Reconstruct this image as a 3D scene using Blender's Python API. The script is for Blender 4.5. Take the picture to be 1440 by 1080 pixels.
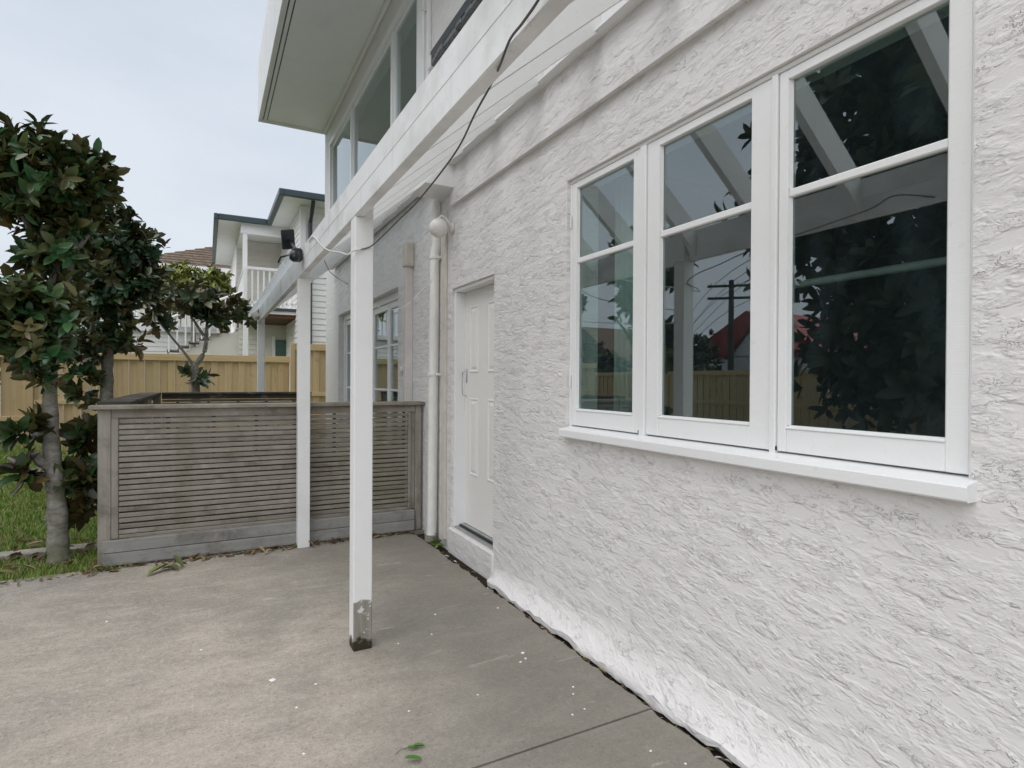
import bpy, math, random
import numpy as np
from mathutils import Vector, Matrix
for o in list(bpy.data.objects): bpy.data.objects.remove(o, do_unlink=True)
S = bpy.context.scene
COL = S.collection
R = math.radians
rng = np.random.default_rng(7)
random.seed(7)

# ------------------------------------------------------------------ camera
F_PX = 814.3                      # focal length in pixels of the 1440 px wide photograph
YAW, PITCH, ROLL = R(27.82), R(-.332), R(.319)
CAM = Vector((-1.83, 0, 1.42))
fw = Vector((math.sin(YAW)*math.cos(PITCH), math.cos(YAW)*math.cos(PITCH), math.sin(PITCH)))
rt = Vector((math.cos(YAW), -math.sin(YAW), 0)); up = rt.cross(fw)
c_, s_ = math.cos(ROLL), math.sin(ROLL)
rt2 = c_*rt + s_*up; up2 = -s_*rt + c_*up
cam = bpy.data.objects.new('camera', bpy.data.cameras.new('camera'))
COL.objects.link(cam)
m = Matrix((rt2, up2, -fw)).transposed().to_4x4(); m.translation = CAM
cam.matrix_world = m
cam.data.sensor_width = 36; cam.data.lens = 36*F_PX/1440
cam.data.clip_start = .03; cam.data.clip_end = 2000
S.camera = cam

def at(x, y, ax, v):
    """pixel of the photograph -> point on the plane where coordinate ax equals v"""
    d = rt2*((x-720)/F_PX) + up2*((540-y)/F_PX) + fw
    return CAM + d*((v-CAM[ax])/d[ax])

# ------------------------------------------------------------------ sky, sun, exposure
SUN_EL, SUN_AZ = R(56), R(-108)           # azimuth from +Y towards +X; negative = from the open garden side
W = bpy.data.worlds.new('World'); S.world = W; W.use_nodes = True
wn = W.node_tree; wn.nodes.clear()
wo = wn.nodes.new('ShaderNodeOutputWorld'); bg = wn.nodes.new('ShaderNodeBackground')
sky = wn.nodes.new('ShaderNodeTexSky'); sky.sky_type = 'NISHITA'; sky.sun_disc = False
sky.sun_elevation = SUN_EL; sky.sun_rotation = SUN_AZ; sky.air_density = 1.5; sky.dust_density = 5
tc = wn.nodes.new('ShaderNodeTexCoord'); mp = wn.nodes.new('ShaderNodeMapping'); mp.inputs['Scale'].default_value = (1.0, 1.0, 2.6)
nz = wn.nodes.new('ShaderNodeTexNoise'); nz.inputs['Scale'].default_value = 1.7; nz.inputs['Detail'].default_value = 5; nz.inputs['Roughness'].default_value = .5
rp = wn.nodes.new('ShaderNodeValToRGB')
rp.color_ramp.elements[0].position = .35; rp.color_ramp.elements[0].color = (3.25, 3.62, 4.10, 1)
rp.color_ramp.elements[1].position = .66; rp.color_ramp.elements[1].color = (4.05, 4.35, 4.75, 1)
mx = wn.nodes.new('ShaderNodeMix'); mx.data_type = 'RGBA'; mx.inputs[0].default_value = .92
wn.links.new(tc.outputs['Generated'], mp.inputs[0]); wn.links.new(mp.outputs[0], nz.inputs['Vector'])
wn.links.new(nz.outputs[0], rp.inputs[0]); wn.links.new(sky.outputs[0], mx.inputs[6]); wn.links.new(rp.outputs[0], mx.inputs[7])
wn.links.new(mx.outputs[2], bg.inputs[0]); bg.inputs[1].default_value = .1
wn.links.new(bg.outputs[0], wo.inputs[0])
sl = bpy.data.lights.new('sun', 'SUN'); sl.energy = 1.5; sl.angle = R(85); sl.color = (1, .985, .965)
sun = bpy.data.objects.new('sun', sl); COL.objects.link(sun)
sd = Vector((math.sin(SUN_AZ)*math.cos(SUN_EL), math.cos(SUN_AZ)*math.cos(SUN_EL), math.sin(SUN_EL)))
sun.rotation_euler = sd.to_track_quat('Z', 'Y').to_euler()
S.view_settings.view_transform = 'Standard'; S.view_settings.look = 'None'
S.view_settings.exposure = 0.92; S.view_settings.gamma = 1
S.render.engine = 'CYCLES'
S.cycles.max_bounces = 10; S.cycles.transparent_max_bounces = 16; S.cycles.glossy_bounces = 5

# ------------------------------------------------------------------ materials
class NT:
    def __init__(s, name):
        s.m = bpy.data.materials.new(name); s.m.use_nodes = True; s.t = s.m.node_tree; s.t.nodes.clear()
        s.out = s.n('OutputMaterial'); s.b = s.n('BsdfPrincipled'); s.t.links.new(s.b.outputs[0], s.out.inputs[0])
    def n(s, t, **k):
        x = s.t.nodes.new('ShaderNode'+t)
        for a, v in k.items(): setattr(x, a, v)
        return x
    def l(s, a, b): s.t.links.new(a, b)
    def put(s, sock, v):
        if hasattr(v, 'is_output'): s.l(v, sock)
        else: sock.default_value = v
    def co(s, scale=(1, 1, 1), rand=0., rot=(0, 0, 0)):
        v = s.n('TexCoord').outputs['Object']
        if rand:
            a = s.n('VectorMath', operation='MULTIPLY_ADD'); oi = s.n('ObjectInfo')
            s.l(oi.outputs['Random'], a.inputs[0]); a.inputs[1].default_value = (rand, rand*1.7, rand*.6); s.l(v, a.inputs[2]); v = a.outputs[0]
        mp = s.n('Mapping'); mp.inputs['Scale'].default_value = scale; mp.inputs['Rotation'].default_value = rot; s.l(v, mp.inputs[0]); return mp.outputs[0]
    def noise(s, v, sc, det=4, ro=.55, dist=0.):
        x = s.n('TexNoise'); s.l(v, x.inputs['Vector']); x.inputs['Scale'].default_value = sc; x.inputs['Detail'].default_value = det
        x.inputs['Roughness'].default_value = ro; x.inputs['Distortion'].default_value = dist; return x.outputs[0]
    def ramp(s, f, a, b, ca=0., cb=1., smooth=False):
        x = s.n('MapRange'); x.interpolation_type = 'SMOOTHSTEP' if smooth else 'LINEAR'
        s.put(x.inputs[0], f); x.inputs[1].default_value = a; x.inputs[2].default_value = b; x.inputs[3].default_value = ca; x.inputs[4].default_value = cb
        return x.outputs[0]
    def mix(s, f, a, b, mode='MIX'):
        x = s.n('Mix', data_type='RGBA', blend_type=mode); s.put(x.inputs[0], f)
        s.put(x.inputs[6], a if hasattr(a, 'is_output') else (*a, 1)); s.put(x.inputs[7], b if hasattr(b, 'is_output') else (*b, 1)); return x.outputs[2]
    def math(s, op, a, b=0., c=0.):
        x = s.n('Math', operation=op); s.put(x.inputs[0], a); s.put(x.inputs[1], b); s.put(x.inputs[2], c); return x.outputs[0]
    def bump(s, h, dist, st=1.):
        x = s.n('Bump'); x.inputs['Distance'].default_value = dist; x.inputs['Strength'].default_value = st; s.put(x.inputs['Height'], h); s.l(x.outputs[0], s.b.inputs['Normal'])
    def fin(s, col, rough=.6, spec=.4, metal=0.):
        s.put(s.b.inputs['Base Color'], col if hasattr(col, 'is_output') else (*col, 1)); s.put(s.b.inputs['Roughness'], rough)
        s.b.inputs['Specular IOR Level'].default_value = spec; s.b.inputs['Metallic'].default_value = metal; return s.m

def m_stucco(name, big=1., base=(.80, .78, .775), dirt=(.70, .68, .675)):
    t = NT(name); v = t.co()
    # trowelled render: long shallow arcs of dragged plaster, each stroke rising to a torn lip that faces up
    sep = t.n('SeparateXYZ'); t.l(v, sep.inputs[0]); y, z = sep.outputs[1], sep.outputs[2]
    arc = t.math('SUBTRACT', z, t.math('MULTIPLY', t.math('MULTIPLY', y, .17), t.math('MULTIPLY_ADD', z, -1/1.35, 1.)))
    def field(sy, sz, off, det, ro=.6, dist=.3):
        c = t.n('CombineXYZ'); t.put(c.inputs[0], off); t.l(t.math('MULTIPLY', y, sy), c.inputs[1]); t.l(t.math('MULTIPLY', arc, sz), c.inputs[2])
        return t.noise(c.outputs[0], 1.0, det, ro, dist)
    def lips(n, k, kz, soft):
        f = t.math('FRACT', t.math('MULTIPLY_ADD', n, k, t.math('MULTIPLY', arc, kz)))
        return t.math('MULTIPLY', f, t.ramp(f, 1.0, 1.0-soft, 0, 1, True))
    n1 = field(9, 17, 0., 5, .64); n2 = field(17, 29, 7.3, 4, .64); n3 = field(24, 44, 3.1, 4)
    a1 = t.ramp(field(6, 13, 11., 3), .44, .56, 0, 1, True); a2 = t.ramp(field(7, 15, 17., 3), .45, .57, .0, 1, True); a3 = t.ramp(field(8, 14, 23., 3), .45, .60, 0, 1, True)
    fine = t.noise(v, 190, 4, .6)
    h = t.math('MULTIPLY', t.math('MULTIPLY', lips(n1, 2.2, 5, .05), a1), 1.0)
    h = t.math('ADD', h, t.math('MULTIPLY', t.math('MULTIPLY', lips(n2, 2.4, 9, .06), a2), .7))
    h = t.math('ADD', h, t.math('MULTIPLY', t.math('MULTIPLY', t.ramp(n3, .48, .62, 0, 1, True), a3), .30))
    h = t.math('ADD', h, t.math('MULTIPLY', fine, .05))
    t.bump(h, .0042*big, 1.0)
    d = t.ramp(t.noise(t.co((1, 1.4, .6)), 1.3, 5, .6), .45, .75)
    col = t.mix(t.math('MULTIPLY', d, .4), base, dirt)
    return t.fin(col, .5, .4)

def m_paint(name, base=(.80, .80, .80), dirt=(.50, .50, .47), amt=.35, rough=.45, grain=(3, 3, 40)):
    t = NT(name); v = t.co((1, 1, 1), 13)
    g = t.noise(t.co(grain, 13), 6, 4)
    n = t.noise(v, 2.2, 6, .62)
    s = t.noise(v, 26, 5, .65)
    dr = t.noise(t.co((14, 14, 1.6), 13), 1.0, 5, .65, .4)
    f = t.math('MULTIPLY', t.math('MAXIMUM', t.ramp(n, .46, .78), t.math('MULTIPLY', t.ramp(dr, .56, .74), .3)), amt)
    col = t.mix(f, base, dirt)
    col = t.mix(t.math('MULTIPLY', t.ramp(s, .63, .70, 0, 1), .35*amt), col, (.30, .30, .28))
    t.bump(t.math('ADD', g, t.math('MULTIPLY', s, .5)), .0012, .5)
    return t.fin(col, rough, .4)

def m_timber(name, a, b, dark, axis=0, rand=31., moss=0., rough=.8, vary=.35):
    t = NT(name); sc = [26, 26, 26]; sc[axis] = 1.1
    v = t.co(tuple(sc), rand); vv = t.co((1, 1, 1), rand)
    g = t.noise(v, 1.0, 5, .6, .4); kn = t.noise(vv, 5, 4, .6)
    col = t.mix(t.ramp(g, .32, .70), a, b)
    oi = t.n('ObjectInfo')
    col = t.mix(t.math('MULTIPLY', t.ramp(oi.outputs['Random'], 0, 1), vary), col, tuple(x*.66 for x in a))
    col = t.mix(t.math('MULTIPLY', t.ramp(g, .60, .78), .55), col, dark)
    col = t.mix(t.math('MULTIPLY', t.ramp(kn, .60, .72), .35), col, dark)
    if moss:
        mo = t.noise(t.co((1, 1, 1)), 1.7, 5, .6)
        col = t.mix(t.math('MULTIPLY', t.ramp(mo, .48, .68), moss), col, (.13, .125, .055))
    if moss:
        dr = t.noise(t.co((3.2, 3.2, 3.2), rand), 1.0, 6, .68, .6)
        col = t.mix(t.math('MULTIPLY', t.ramp(dr, .52, .68), .55), col, (.085, .075, .055))
        col = t.mix(t.math('MULTIPLY', t.ramp(dr, .44, .30), .35), col, (.52, .50, .46))
    t.bump(g, .003, .6)
    return t.fin(col, rough, .25)

def m_plain(name, col, rough=.5, spec=.4, metal=0., var=.12, sc=9):
    t = NT(name); n = t.noise(t.co((1, 1, 1), 5), sc, 5, .6)
    t.bump(n, .001, .25)
    return t.fin(t.mix(t.ramp(n, .35, .7), col, tuple(c*(1-var*2) for c in col)), rough, spec, metal)

def m_concrete():
    t = NT('concrete'); v = t.co()
    big = t.noise(v, .62, 6, .62, .5); mid = t.noise(t.co((1, 1.9, 1), rot=(0, 0, R(12))), 3.2, 8, .70, .6); fine = t.noise(v, 30, 8, .85); gr = t.noise(v, 95, 5, .85)
    col = t.mix(t.ramp(big, .38, .62), (.46, .405, .345), (.34, .308, .268))
    col = t.mix(t.math('MULTIPLY', t.ramp(mid, .50, .66), .45), col, (.57, .52, .455))
    col = t.mix(t.math('MULTIPLY', t.ramp(mid, .49, .33), .5), col, (.27, .252, .225))
    col = t.mix(t.math('MULTIPLY', t.ramp(fine, .52, .66), .55), col, (.68, .635, .565))
    col = t.mix(t.math('MULTIPLY', t.ramp(fine, .47, .34), .6), col, (.21, .20, .18))
    col = t.mix(t.math('MULTIPLY', t.ramp(gr, .47, .36), .62), col, (.17, .162, .148))
    col = t.mix(t.math('MULTIPLY', t.ramp(gr, .55, .66), .5), col, (.66, .62, .56))
    ag = t.n('TexVoronoi'); t.l(v, ag.inputs['Vector']); ag.inputs['Scale'].default_value = 62; agr = t.n('SeparateColor'); t.l(ag.outputs['Color'], agr.inputs[0])
    col = t.mix(t.math('MULTIPLY', t.math('MULTIPLY', t.ramp(agr.outputs[0], .86, .93), t.ramp(ag.outputs['Distance'], .5, .3)), .28), col, (.10, .098, .09))
    sep = t.n('SeparateXYZ'); t.l(v, sep.inputs[0])
    st = t.math('ADD', sep.outputs[0], t.math('MULTIPLY', t.math('SUBTRACT', big, .5), 2.4))        # algae-dark strip along the drip line by the house
    col = t.mix(t.math('MULTIPLY', t.ramp(st, -1.9, -.55, 0, 1, True), .62), col, (.175, .168, .143))
    sc = t.ramp(t.noise(t.co((1.2, 7, 1), rot=(0, 0, R(20))), 2.0, 4, .6, .8), .64, .72)
    col = t.mix(t.math('MULTIPLY', sc, .45), col, (.60, .55, .47))
    h = t.math('ADD', t.math('MULTIPLY', fine, .9), t.math('ADD', t.math('MULTIPLY', gr, .35), t.math('MULTIPLY', mid, 1.0)))
    t.bump(h, .006, .8)
    return t.fin(col, .88, .2)

def m_glass(name, f0=.15, tint=(.80, .90, .88)):
    t = NT(name); t.t.nodes.remove(t.b)
    g = t.n('NewGeometry'); d = t.n('VectorMath', operation='DOT_PRODUCT'); t.l(g.outputs['Incoming'], d.inputs[0]); t.l(g.outputs['Normal'], d.inputs[1])
    k = t.math('POWER', t.math('SUBTRACT', 1., t.math('ABSOLUTE', d.outputs['Value'])), 5.)
    f = t.math('MULTIPLY_ADD', k, 1-f0, f0)
    gl = t.n('BsdfGlossy'); gl.inputs['Roughness'].default_value = .004; gl.inputs['Color'].default_value = (.97, .98, 1, 1)
    tr = t.n('BsdfTransparent'); tr.inputs['Color'].default_value = (*tint, 1)
    ms = t.n('MixShader'); t.l(f, ms.inputs[0]); t.l(tr.outputs[0], ms.inputs[1]); t.l(gl.outputs[0], ms.inputs[2]); v = t.co(); df = t.n('BsdfDiffuse'); df.inputs[0].default_value = (.42, .56, .62, 1)
    n = t.noise(t.co((1, 1, .35)), 7, 6, .65, .8); n2 = t.noise(v, 60, 4, .7)
    haze_dust = t.math('ADD', t.math('MULTIPLY', t.ramp(n, .48, .75), .022), t.math('MULTIPLY_ADD', t.ramp(n2, .62, .72), .02, .008))  # room and reflection haze painted in as a bluish film, with dusty smears
    m2 = t.n('MixShader'); t.l(haze_dust, m2.inputs[0]); t.l(ms.outputs[0], m2.inputs[1]); t.l(df.outputs[0], m2.inputs[2])
    bp = t.n('Bump'); bp.inputs['Distance'].default_value = .004; bp.inputs['Strength'].default_value = .015; t.l(t.noise(v, 2.6, 2), bp.inputs['Height']); t.l(bp.outputs[0], gl.inputs['Normal'])
    t.l(m2.outputs[0], t.out.inputs[0])
    return t.m

def m_leaf(name='leaf', under=(.13, .062, .022), rough=.27):
    t = NT(name); a = t.n('VertexColor', layer_name='col'); g = t.n('NewGeometry')
    col = t.mix(g.outputs['Backfacing'], a.outputs[0], t.mix(.35, a.outputs[0], under))
    return t.fin(col, rough, .5)

def m_bark():
    t = NT('bark'); v = t.co(); n = t.noise(t.co((1, 1, 1.6)), 13, 6, .66, .5); s = t.noise(v, 5, 4)
    col = t.mix(t.ramp(n, .35, .68), (.17, .155, .13), (.36, .35, .315)); col = t.mix(t.math('MULTIPLY', t.ramp(s, .5, .66), .6), col, (.16, .17, .09))
    t.bump(n, .01, .7); return t.fin(col, .85, .2)

def m_post_worn():
    t = NT('worn_painted_post'); v = t.co(); sep = t.n('SeparateXYZ'); t.l(v, sep.inputs[0])
    n = t.noise(v, 18, 4); g = t.noise(t.co((60, 60, 2.5)), 1, 4, .6)
    gn = t.n('NewGeometry'); ns = t.n('SeparateXYZ'); t.l(gn.outputs['True Normal'], ns.inputs[0])
    z = t.math('ADD', sep.outputs[2], t.math('MULTIPLY', t.math('SUBTRACT', n, .5), .035))
    side = t.math('ADD', t.ramp(ns.outputs[1], -.5, -.6), t.ramp(ns.outputs[0], .5, .6))
    f = t.math('MULTIPLY', t.ramp(z, .266, .258), side)
    white = t.mix(t.math('MULTIPLY', t.ramp(t.noise(v, 3, 5), .5, .75), .18), (.80, .80, .80), (.52, .52, .49))
    bare = t.mix(t.ramp(g, .3, .7), (.33, .315, .275), (.21, .20, .17))
    bare = t.mix(t.ramp(t.noise(v, 26, 3), .60, .63), bare, (.62, .62, .60))
    col = t.mix(f, white, bare)
    z2 = t.math('ADD', sep.outputs[2], t.math('MULTIPLY', t.math('SUBTRACT', t.noise(v, 30, 4), .5), .14))
    col = t.mix(t.ramp(z2, .075, .045), col, (.035, .03, .015))
    t.bump(t.math('MULTIPLY', g, f), .004, .7)
    return t.fin(col, .6, .3)

M = {}
M['stucco'] = m_stucco('white_stucco'); M['stucco_far'] = m_stucco('white_stucco_smooth', .7)
M['paint'] = m_paint('white_painted_timber'); M['paint_clean'] = m_paint('white_gloss_paint', (.86, .865, .87), (.70, .70, .69), .25, .32)
M['beam'] = m_paint('grimy_white_beam', (.82, .825, .83), (.40, .40, .37), .8, .5, (40, 3, 40))
M['rafter'] = m_paint('white_rafter_paint', (.80, .80, .79), (.6, .6, .58), .3, .5)
M['door'] = m_paint('cream_door_paint', (.84, .83, .805), (.74, .73, .70), .2, .4)
M['soffit'] = m_paint('soffit_paint', (.84, .845, .85), (.68, .68, .67), .35, .55)
M['plastic'] = m_plain('white_plastic', (.83, .82, .79), .35, .5, 0, .05)
M['beige_plastic'] = m_plain('beige_plastic', (.68, .645, .57), .5, .4, 0, .08)
M['pink_plastic'] = m_plain('pinkish_duct', (.74, .695, .67), .5, .4, 0, .05)
M['globe'] = m_plain('white_globe', (.80, .79, .76), .35, .5, 0, .04)
M['post_worn'] = m_post_worn()
M['grey_timber'] = m_timber('weathered_grey_timber', (.35, .315, .27), (.24, .213, .18), (.10, .085, .06), 0, 31, .5, .8, .5)
M['grey_timber_v'] = m_timber('weathered_grey_upright', (.36, .335, .295), (.26, .238, .205), (.13, .113, .08), 2, 31, .35)
M['grey_timber_y'] = m_timber('weathered_grey_side', (.30, .285, .25), (.20, .19, .16), (.09, .08, .06), 1, 31, .45)
M['base_board'] = m_timber('grey_base_board', (.32, .315, .30), (.245, .24, .228), (.12, .115, .105), 0, 31, .1)
M['dark_timber'] = m_timber('dark_damp_timber', (.10, .09, .075), (.06, .055, .045), (.03, .03, .025), 0, 31, .3)
M['pine'] = m_timber('new_pine_upright', (.68, .51, .30), (.56, .405, .22), (.30, .18, .07), 2, 31, 0, .7, .6)
M['pine_h'] = m_timber('new_pine_rail', (.68, .51, .30), (.56, .405, .22), (.30, .18, .07), 0, 31, 0, .7, .2)
M['concrete'] = m_concrete()
M['glass'] = m_glass('window_glass')
M['glass_up'] = m_glass('upper_window_glass', .10)
M['leaf'] = m_leaf(); M['leaf_soft'] = m_leaf('garden_leaf', (.10, .11, .03), .5)
M['litter'] = m_leaf('dry_leaf', (.16, .10, .05), .7)
M['bark'] = m_bark()
M['soil'] = m_plain('damp_soil', (.055, .043, .032), .95, .1, 0, .35, 40)
M['black'] = m_plain('black_plastic', (.012, .015, .018), .35, .5, 0, .05)
M['flashing'] = m_plain('dark_flashing', (.022, .028, .032), .4, .5, 0, .1)
M['foil'] = m_plain('crumpled_grey_foil', (.20, .21, .21), .45, .5, .3, .3, 40)
M['aluminium'] = m_plain('aluminium', (.55, .56, .57), .35, .5, .8, .08)
M['metal_dark'] = m_plain('dark_metal', (.10, .10, .10), .35, .5, .7, .1)
M['wire'] = m_plain('grey_cable', (.13, .12, .11), .5, .4, 0, .2)
M['wire_white'] = m_plain('white_cable', (.66, .66, .63), .5, .4, 0, .1)
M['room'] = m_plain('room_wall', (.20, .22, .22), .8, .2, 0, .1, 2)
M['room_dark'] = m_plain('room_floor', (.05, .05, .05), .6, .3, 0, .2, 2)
M['curtain'] = m_plain('pale_curtain', (.62, .64, .64), .9, .1, 0, .05)
M['board_white'] = m_plain('white_weatherboard', (.87, .865, .85), .55, .35, 0, .05, 2)
M['board_cream'] = m_plain('cream_weatherboard', (.74, .72, .66), .6, .3, 0, .05, 2)
M['gutter'] = m_plain('dark_teal_gutter', (.045, .07, .08), .4, .5, 0, .08, 2)
M['tile_brown'] = m_plain('brown_roof_tile', (.19, .14, .105), .8, .2, 0, .3, 6)
M['tile_red'] = m_plain('red_roof', (.30, .03, .03), .6, .3, 0, .15, 3)
M['tin_grey'] = m_plain('pale_tin_roof', (.42, .44, .44), .4, .5, .2, .1, 2)
M['green_door'] = m_plain('teal_door', (.10, .17, .16), .5, .4, 0, .1)
M['deck_under'] = m_plain('brown_deck_timber', (.14, .075, .045), .7, .2, 0, .2)
M['pole_wood'] = m_plain('dark_pole_timber', (.06, .05, .042), .8, .2, 0, .2)

def m_lawn():
    t = NT('lawn_soil_and_grass'); v = t.co(); n = t.noise(v, 3, 6, .65); f = t.noise(v, 40, 4, .7)
    c = t.mix(t.ramp(n, .35, .68), (.10, .16, .035), (.22, .24, .09)); c = t.mix(t.math('MULTIPLY', t.ramp(f, .5, .7), .6), c, (.03, .05, .012))
    t.bump(f, .03, .8); return t.fin(c, .95, .1)
M['lawn'] = m_lawn()
def m_grass():
    t = NT('grass_blade'); a = t.n('VertexColor', layer_name='col'); return t.fin(a.outputs[0], .6, .25)
M['grass'] = m_grass()
M['ground'] = m_plain('rough_ground', (.12, .125, .06), .95, .1, 0, .25, .6)
def m_clear():
    t = NT('clear_corrugated_sheet'); t.fin((.86, .89, .92), .3, .5)
    tl = t.n('BsdfTranslucent'); tl.inputs[0].default_value = (.9, .92, .94, 1); tr = t.n('BsdfTransparent'); tr.inputs[0].default_value = (.95, .97, .98, 1)
    a = t.n('MixShader'); a.inputs[0].default_value = .55; t.l(t.b.outputs[0], a.inputs[1]); t.l(tl.outputs[0], a.inputs[2])
    b = t.n('MixShader'); b.inputs[0].default_value = .5; t.l(tr.outputs[0], b.inputs[1]); t.l(a.outputs[0], b.inputs[2]); t.l(b.outputs[0], t.out.inputs[0]); return t.m
M['clear'] = m_clear()

# ------------------------------------------------------------------ mesh helpers
class MB:
    def __init__(s): s.v = []; s.f = []
    def add(s, vs, fs):
        k = len(s.v); s.v += [tuple(p) for p in vs]; s.f += [tuple(i+k for i in f) for f in fs]; return s
    def box(s, x0, x1, y0, y1, z0, z1):
        return s.add([(x, y, z) for x in (x0, x1) for y in (y0, y1) for z in (z0, z1)],
                     [(0, 1, 3, 2), (4, 6, 7, 5), (0, 4, 5, 1), (2, 3, 7, 6), (0, 2, 6, 4), (1, 5, 7, 3)])
    def bev(s, x0, x1, y0, y1, z0, z1, b=.004):
        """box with chamfered edges (44 triangles)"""
        X, Y, Z = (x0, x1), (y0, y1), (z0, z1); vs = []; idx = {}
        for i in (0, 1):
            for j in (0, 1):
                for k in (0, 1):
                    sx, sy, sz = 1-2*i, 1-2*j, 1-2*k
                    for a in range(3):
                        p = [X[i]+sx*b, Y[j]+sy*b, Z[k]+sz*b]; p[a] = (X[i], Y[j], Z[k])[a]
                        idx[i, j, k, a] = len(vs); vs.append(p)
        fs = []
        for a in range(3):
            o = [q for q in range(3) if q != a]
            for s1 in (0, 1):
                q = []
                for u, w in ((0, 0), (1, 0), (1, 1), (0, 1)):
                    t = [0, 0, 0]; t[a] = s1; t[o[0]] = u; t[o[1]] = w; q.append(idx[(*t, a)])
                fs.append(q)
        for a in range(3):                      # edges parallel to axis a
            o = [q for q in range(3) if q != a]
            for u in (0, 1):
                for w in (0, 1):
                    def g(e, ax):
                        t = [0, 0, 0]; t[a] = e; t[o[0]] = u; t[o[1]] = w; return idx[(*t, ax)]
                    fs.append((g(0, o[0]), g(1, o[0]), g(1, o[1]), g(0, o[1])))
        for i in (0, 1):
            for j in (0, 1):
                for k in (0, 1): fs.append(tuple(idx[i, j, k, a] for a in range(3)))
        return s.add(vs, fs)
    def prism(s, pts, axis, a, b):
        """polygon in the plane normal to axis, extruded from a to b"""
        def P(p, t):
            q = list(p); q.insert(axis, t); return q
        n = len(pts)
        return s.add([P(p, a) for p in pts]+[P(p, b) for p in pts],
                     [tuple(range(n))[::-1], tuple(range(n, 2*n))]+[(i, (i+1) % n, n+(i+1) % n, n+i) for i in range(n)])
    def tube(s, path, r, n=10, cap=True):
        path = [Vector(p) for p in path]; rs = r if hasattr(r, '__len__') else [r]*len(path); k = len(s.v); rings = []
        for i, p in enumerate(path):
            d = (path[min(i+1, len(path)-1)]-path[max(i-1, 0)]).normalized()
            u = d.cross(Vector((0, 0, 1)) if abs(d.z) < .95 else Vector((1, 0, 0))).normalized(); w = d.cross(u)
            s.v += [tuple(p+rs[i]*(math.cos(2*math.pi*j/n)*u+math.sin(2*math.pi*j/n)*w)) for j in range(n)]
        for i in range(len(path)-1):
            for j in range(n):
                a, b = k+i*n+j, k+i*n+(j+1) % n; s.f.append((a, b, b+n, a+n))
        if cap: s.f.append(tuple(range(k, k+n))[::-1]); s.f.append(tuple(range(k+(len(path)-1)*n, k+len(path)*n)))
        return s
    def lathe(s, prof, c, axis=2, n=20):
        k = len(s.v)
        for r, h in prof:
            for j in range(n):
                a = 2*math.pi*j/n; p = [r*math.cos(a), r*math.sin(a)]; p.insert(axis, h); s.v.append(tuple(p[i]+c[i] for i in range(3)))
        for i in range(len(prof)-1):
            for j in range(n): s.f.append((k+i*n+j, k+i*n+(j+1) % n, k+(i+1)*n+(j+1) % n, k+(i+1)*n+j))
        s.f.append(tuple(range(k, k+n))); s.f.append(tuple(range(k+(len(prof)-1)*n, k+len(prof)*n))); return s
    def mesh(s, name, mat, smooth=False):
        me = bpy.data.meshes.new(name); me.from_pydata(s.v, [], s.f); me.materials.append(mat if not isinstance(mat, str) else M[mat])
        import bmesh
        b = bmesh.new(); b.from_mesh(me); bmesh.ops.recalc_face_normals(b, faces=b.faces); b.to_mesh(me); b.free()
        if smooth:
            me.polygons.foreach_set('use_smooth', [True]*len(me.polygons))
            me.set_sharp_from_angle(angle=R(40))
        return me
    def build(s, name, mat, parent=None, smooth=False): return obj(name, s.mesh(name, mat, smooth), parent)

def obj(name, me, parent=None):
    o = bpy.data.objects.new(name, me); COL.objects.link(o); o.parent = parent; return o
def thing(name, label, cat, loc=(0, 0, 0), group=None, kind=None):
    o = bpy.data.objects.new(name, None); COL.objects.link(o); o.empty_display_size = .1
    return tag(o, label, cat, group, kind)
def tag(o, label=None, cat=None, group=None, kind=None):
    for k, v in (('label', label), ('category', cat), ('group', group), ('kind', kind)):
        if v: o[k] = v
    return o
def B(name, mat, parent, *b, bev=.004): return MB().bev(*b, b=bev).build(name, mat, parent)
def np_mesh(name, V, F, mat, col=None):
    """fast mesh: V (n,3), F (m,k) ; col (n,3) per vertex"""
    me = bpy.data.meshes.new(name); V = np.asarray(V, np.float32); F = np.asarray(F, np.int32); k = F.shape[1]
    me.vertices.add(len(V)); me.vertices.foreach_set('co', V.ravel())
    me.loops.add(F.size); me.loops.foreach_set('vertex_index', F.ravel())
    me.polygons.add(len(F)); me.polygons.foreach_set('loop_start', np.arange(len(F), dtype=np.int32)*k)
    me.update(calc_edges=True); me.materials.append(M[mat])
    if mat.startswith('leaf') or mat == 'litter': me.polygons.foreach_set('use_smooth', np.ones(len(F), bool))
    if col is not None:
        a = me.color_attributes.new('col', 'FLOAT_COLOR', 'POINT'); c = np.ones((len(V), 4), np.float32); c[:, :3] = col; a.data.foreach_set('color', c.ravel())
    return me

# ------------------------------------------------------------------ ground, terrace, lawn
g = MB(); g.add([(-600, -600, -.09), (600, -600, -.09), (600, 600, -.09), (-600, 600, -.09)], [(0, 1, 2, 3)])
tag(g.build('ground', 'ground'), kind='structure')
g = MB().box(-.30, .12, -4, 5.24, -.085, -.035); tag(g.build('soil_strip', 'soil'), kind='structure')
def slab(name, y0, y1, x0, x1, wav=.012):
    """concrete bay with a slightly broken edge along the house"""
    b = MB(); n = int((y1-y0)/.035); e = []
    ph = rng.uniform(0, 6, 4)
    for i in range(n+1):
        y = y0+(y1-y0)*i/n
        e.append((x1+wav*(math.sin(y*9+ph[0])*.35+math.sin(y*31+ph[1])*.25+rng.normal()*.30), y))
    top = [(x0, y0)]+e+[(x0, y1)]
    b.prism(top, 2, -.08, 0.0); return b.build(name, 'concrete')
J = 1.93
tag(slab('concrete_terrace', J+.006, 5.235, -9.0, -.120, .018), kind='structure')
tag(slab('concrete_terrace', -5.0, J-.006, -9.0, -.126, .018), kind='structure')
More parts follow.
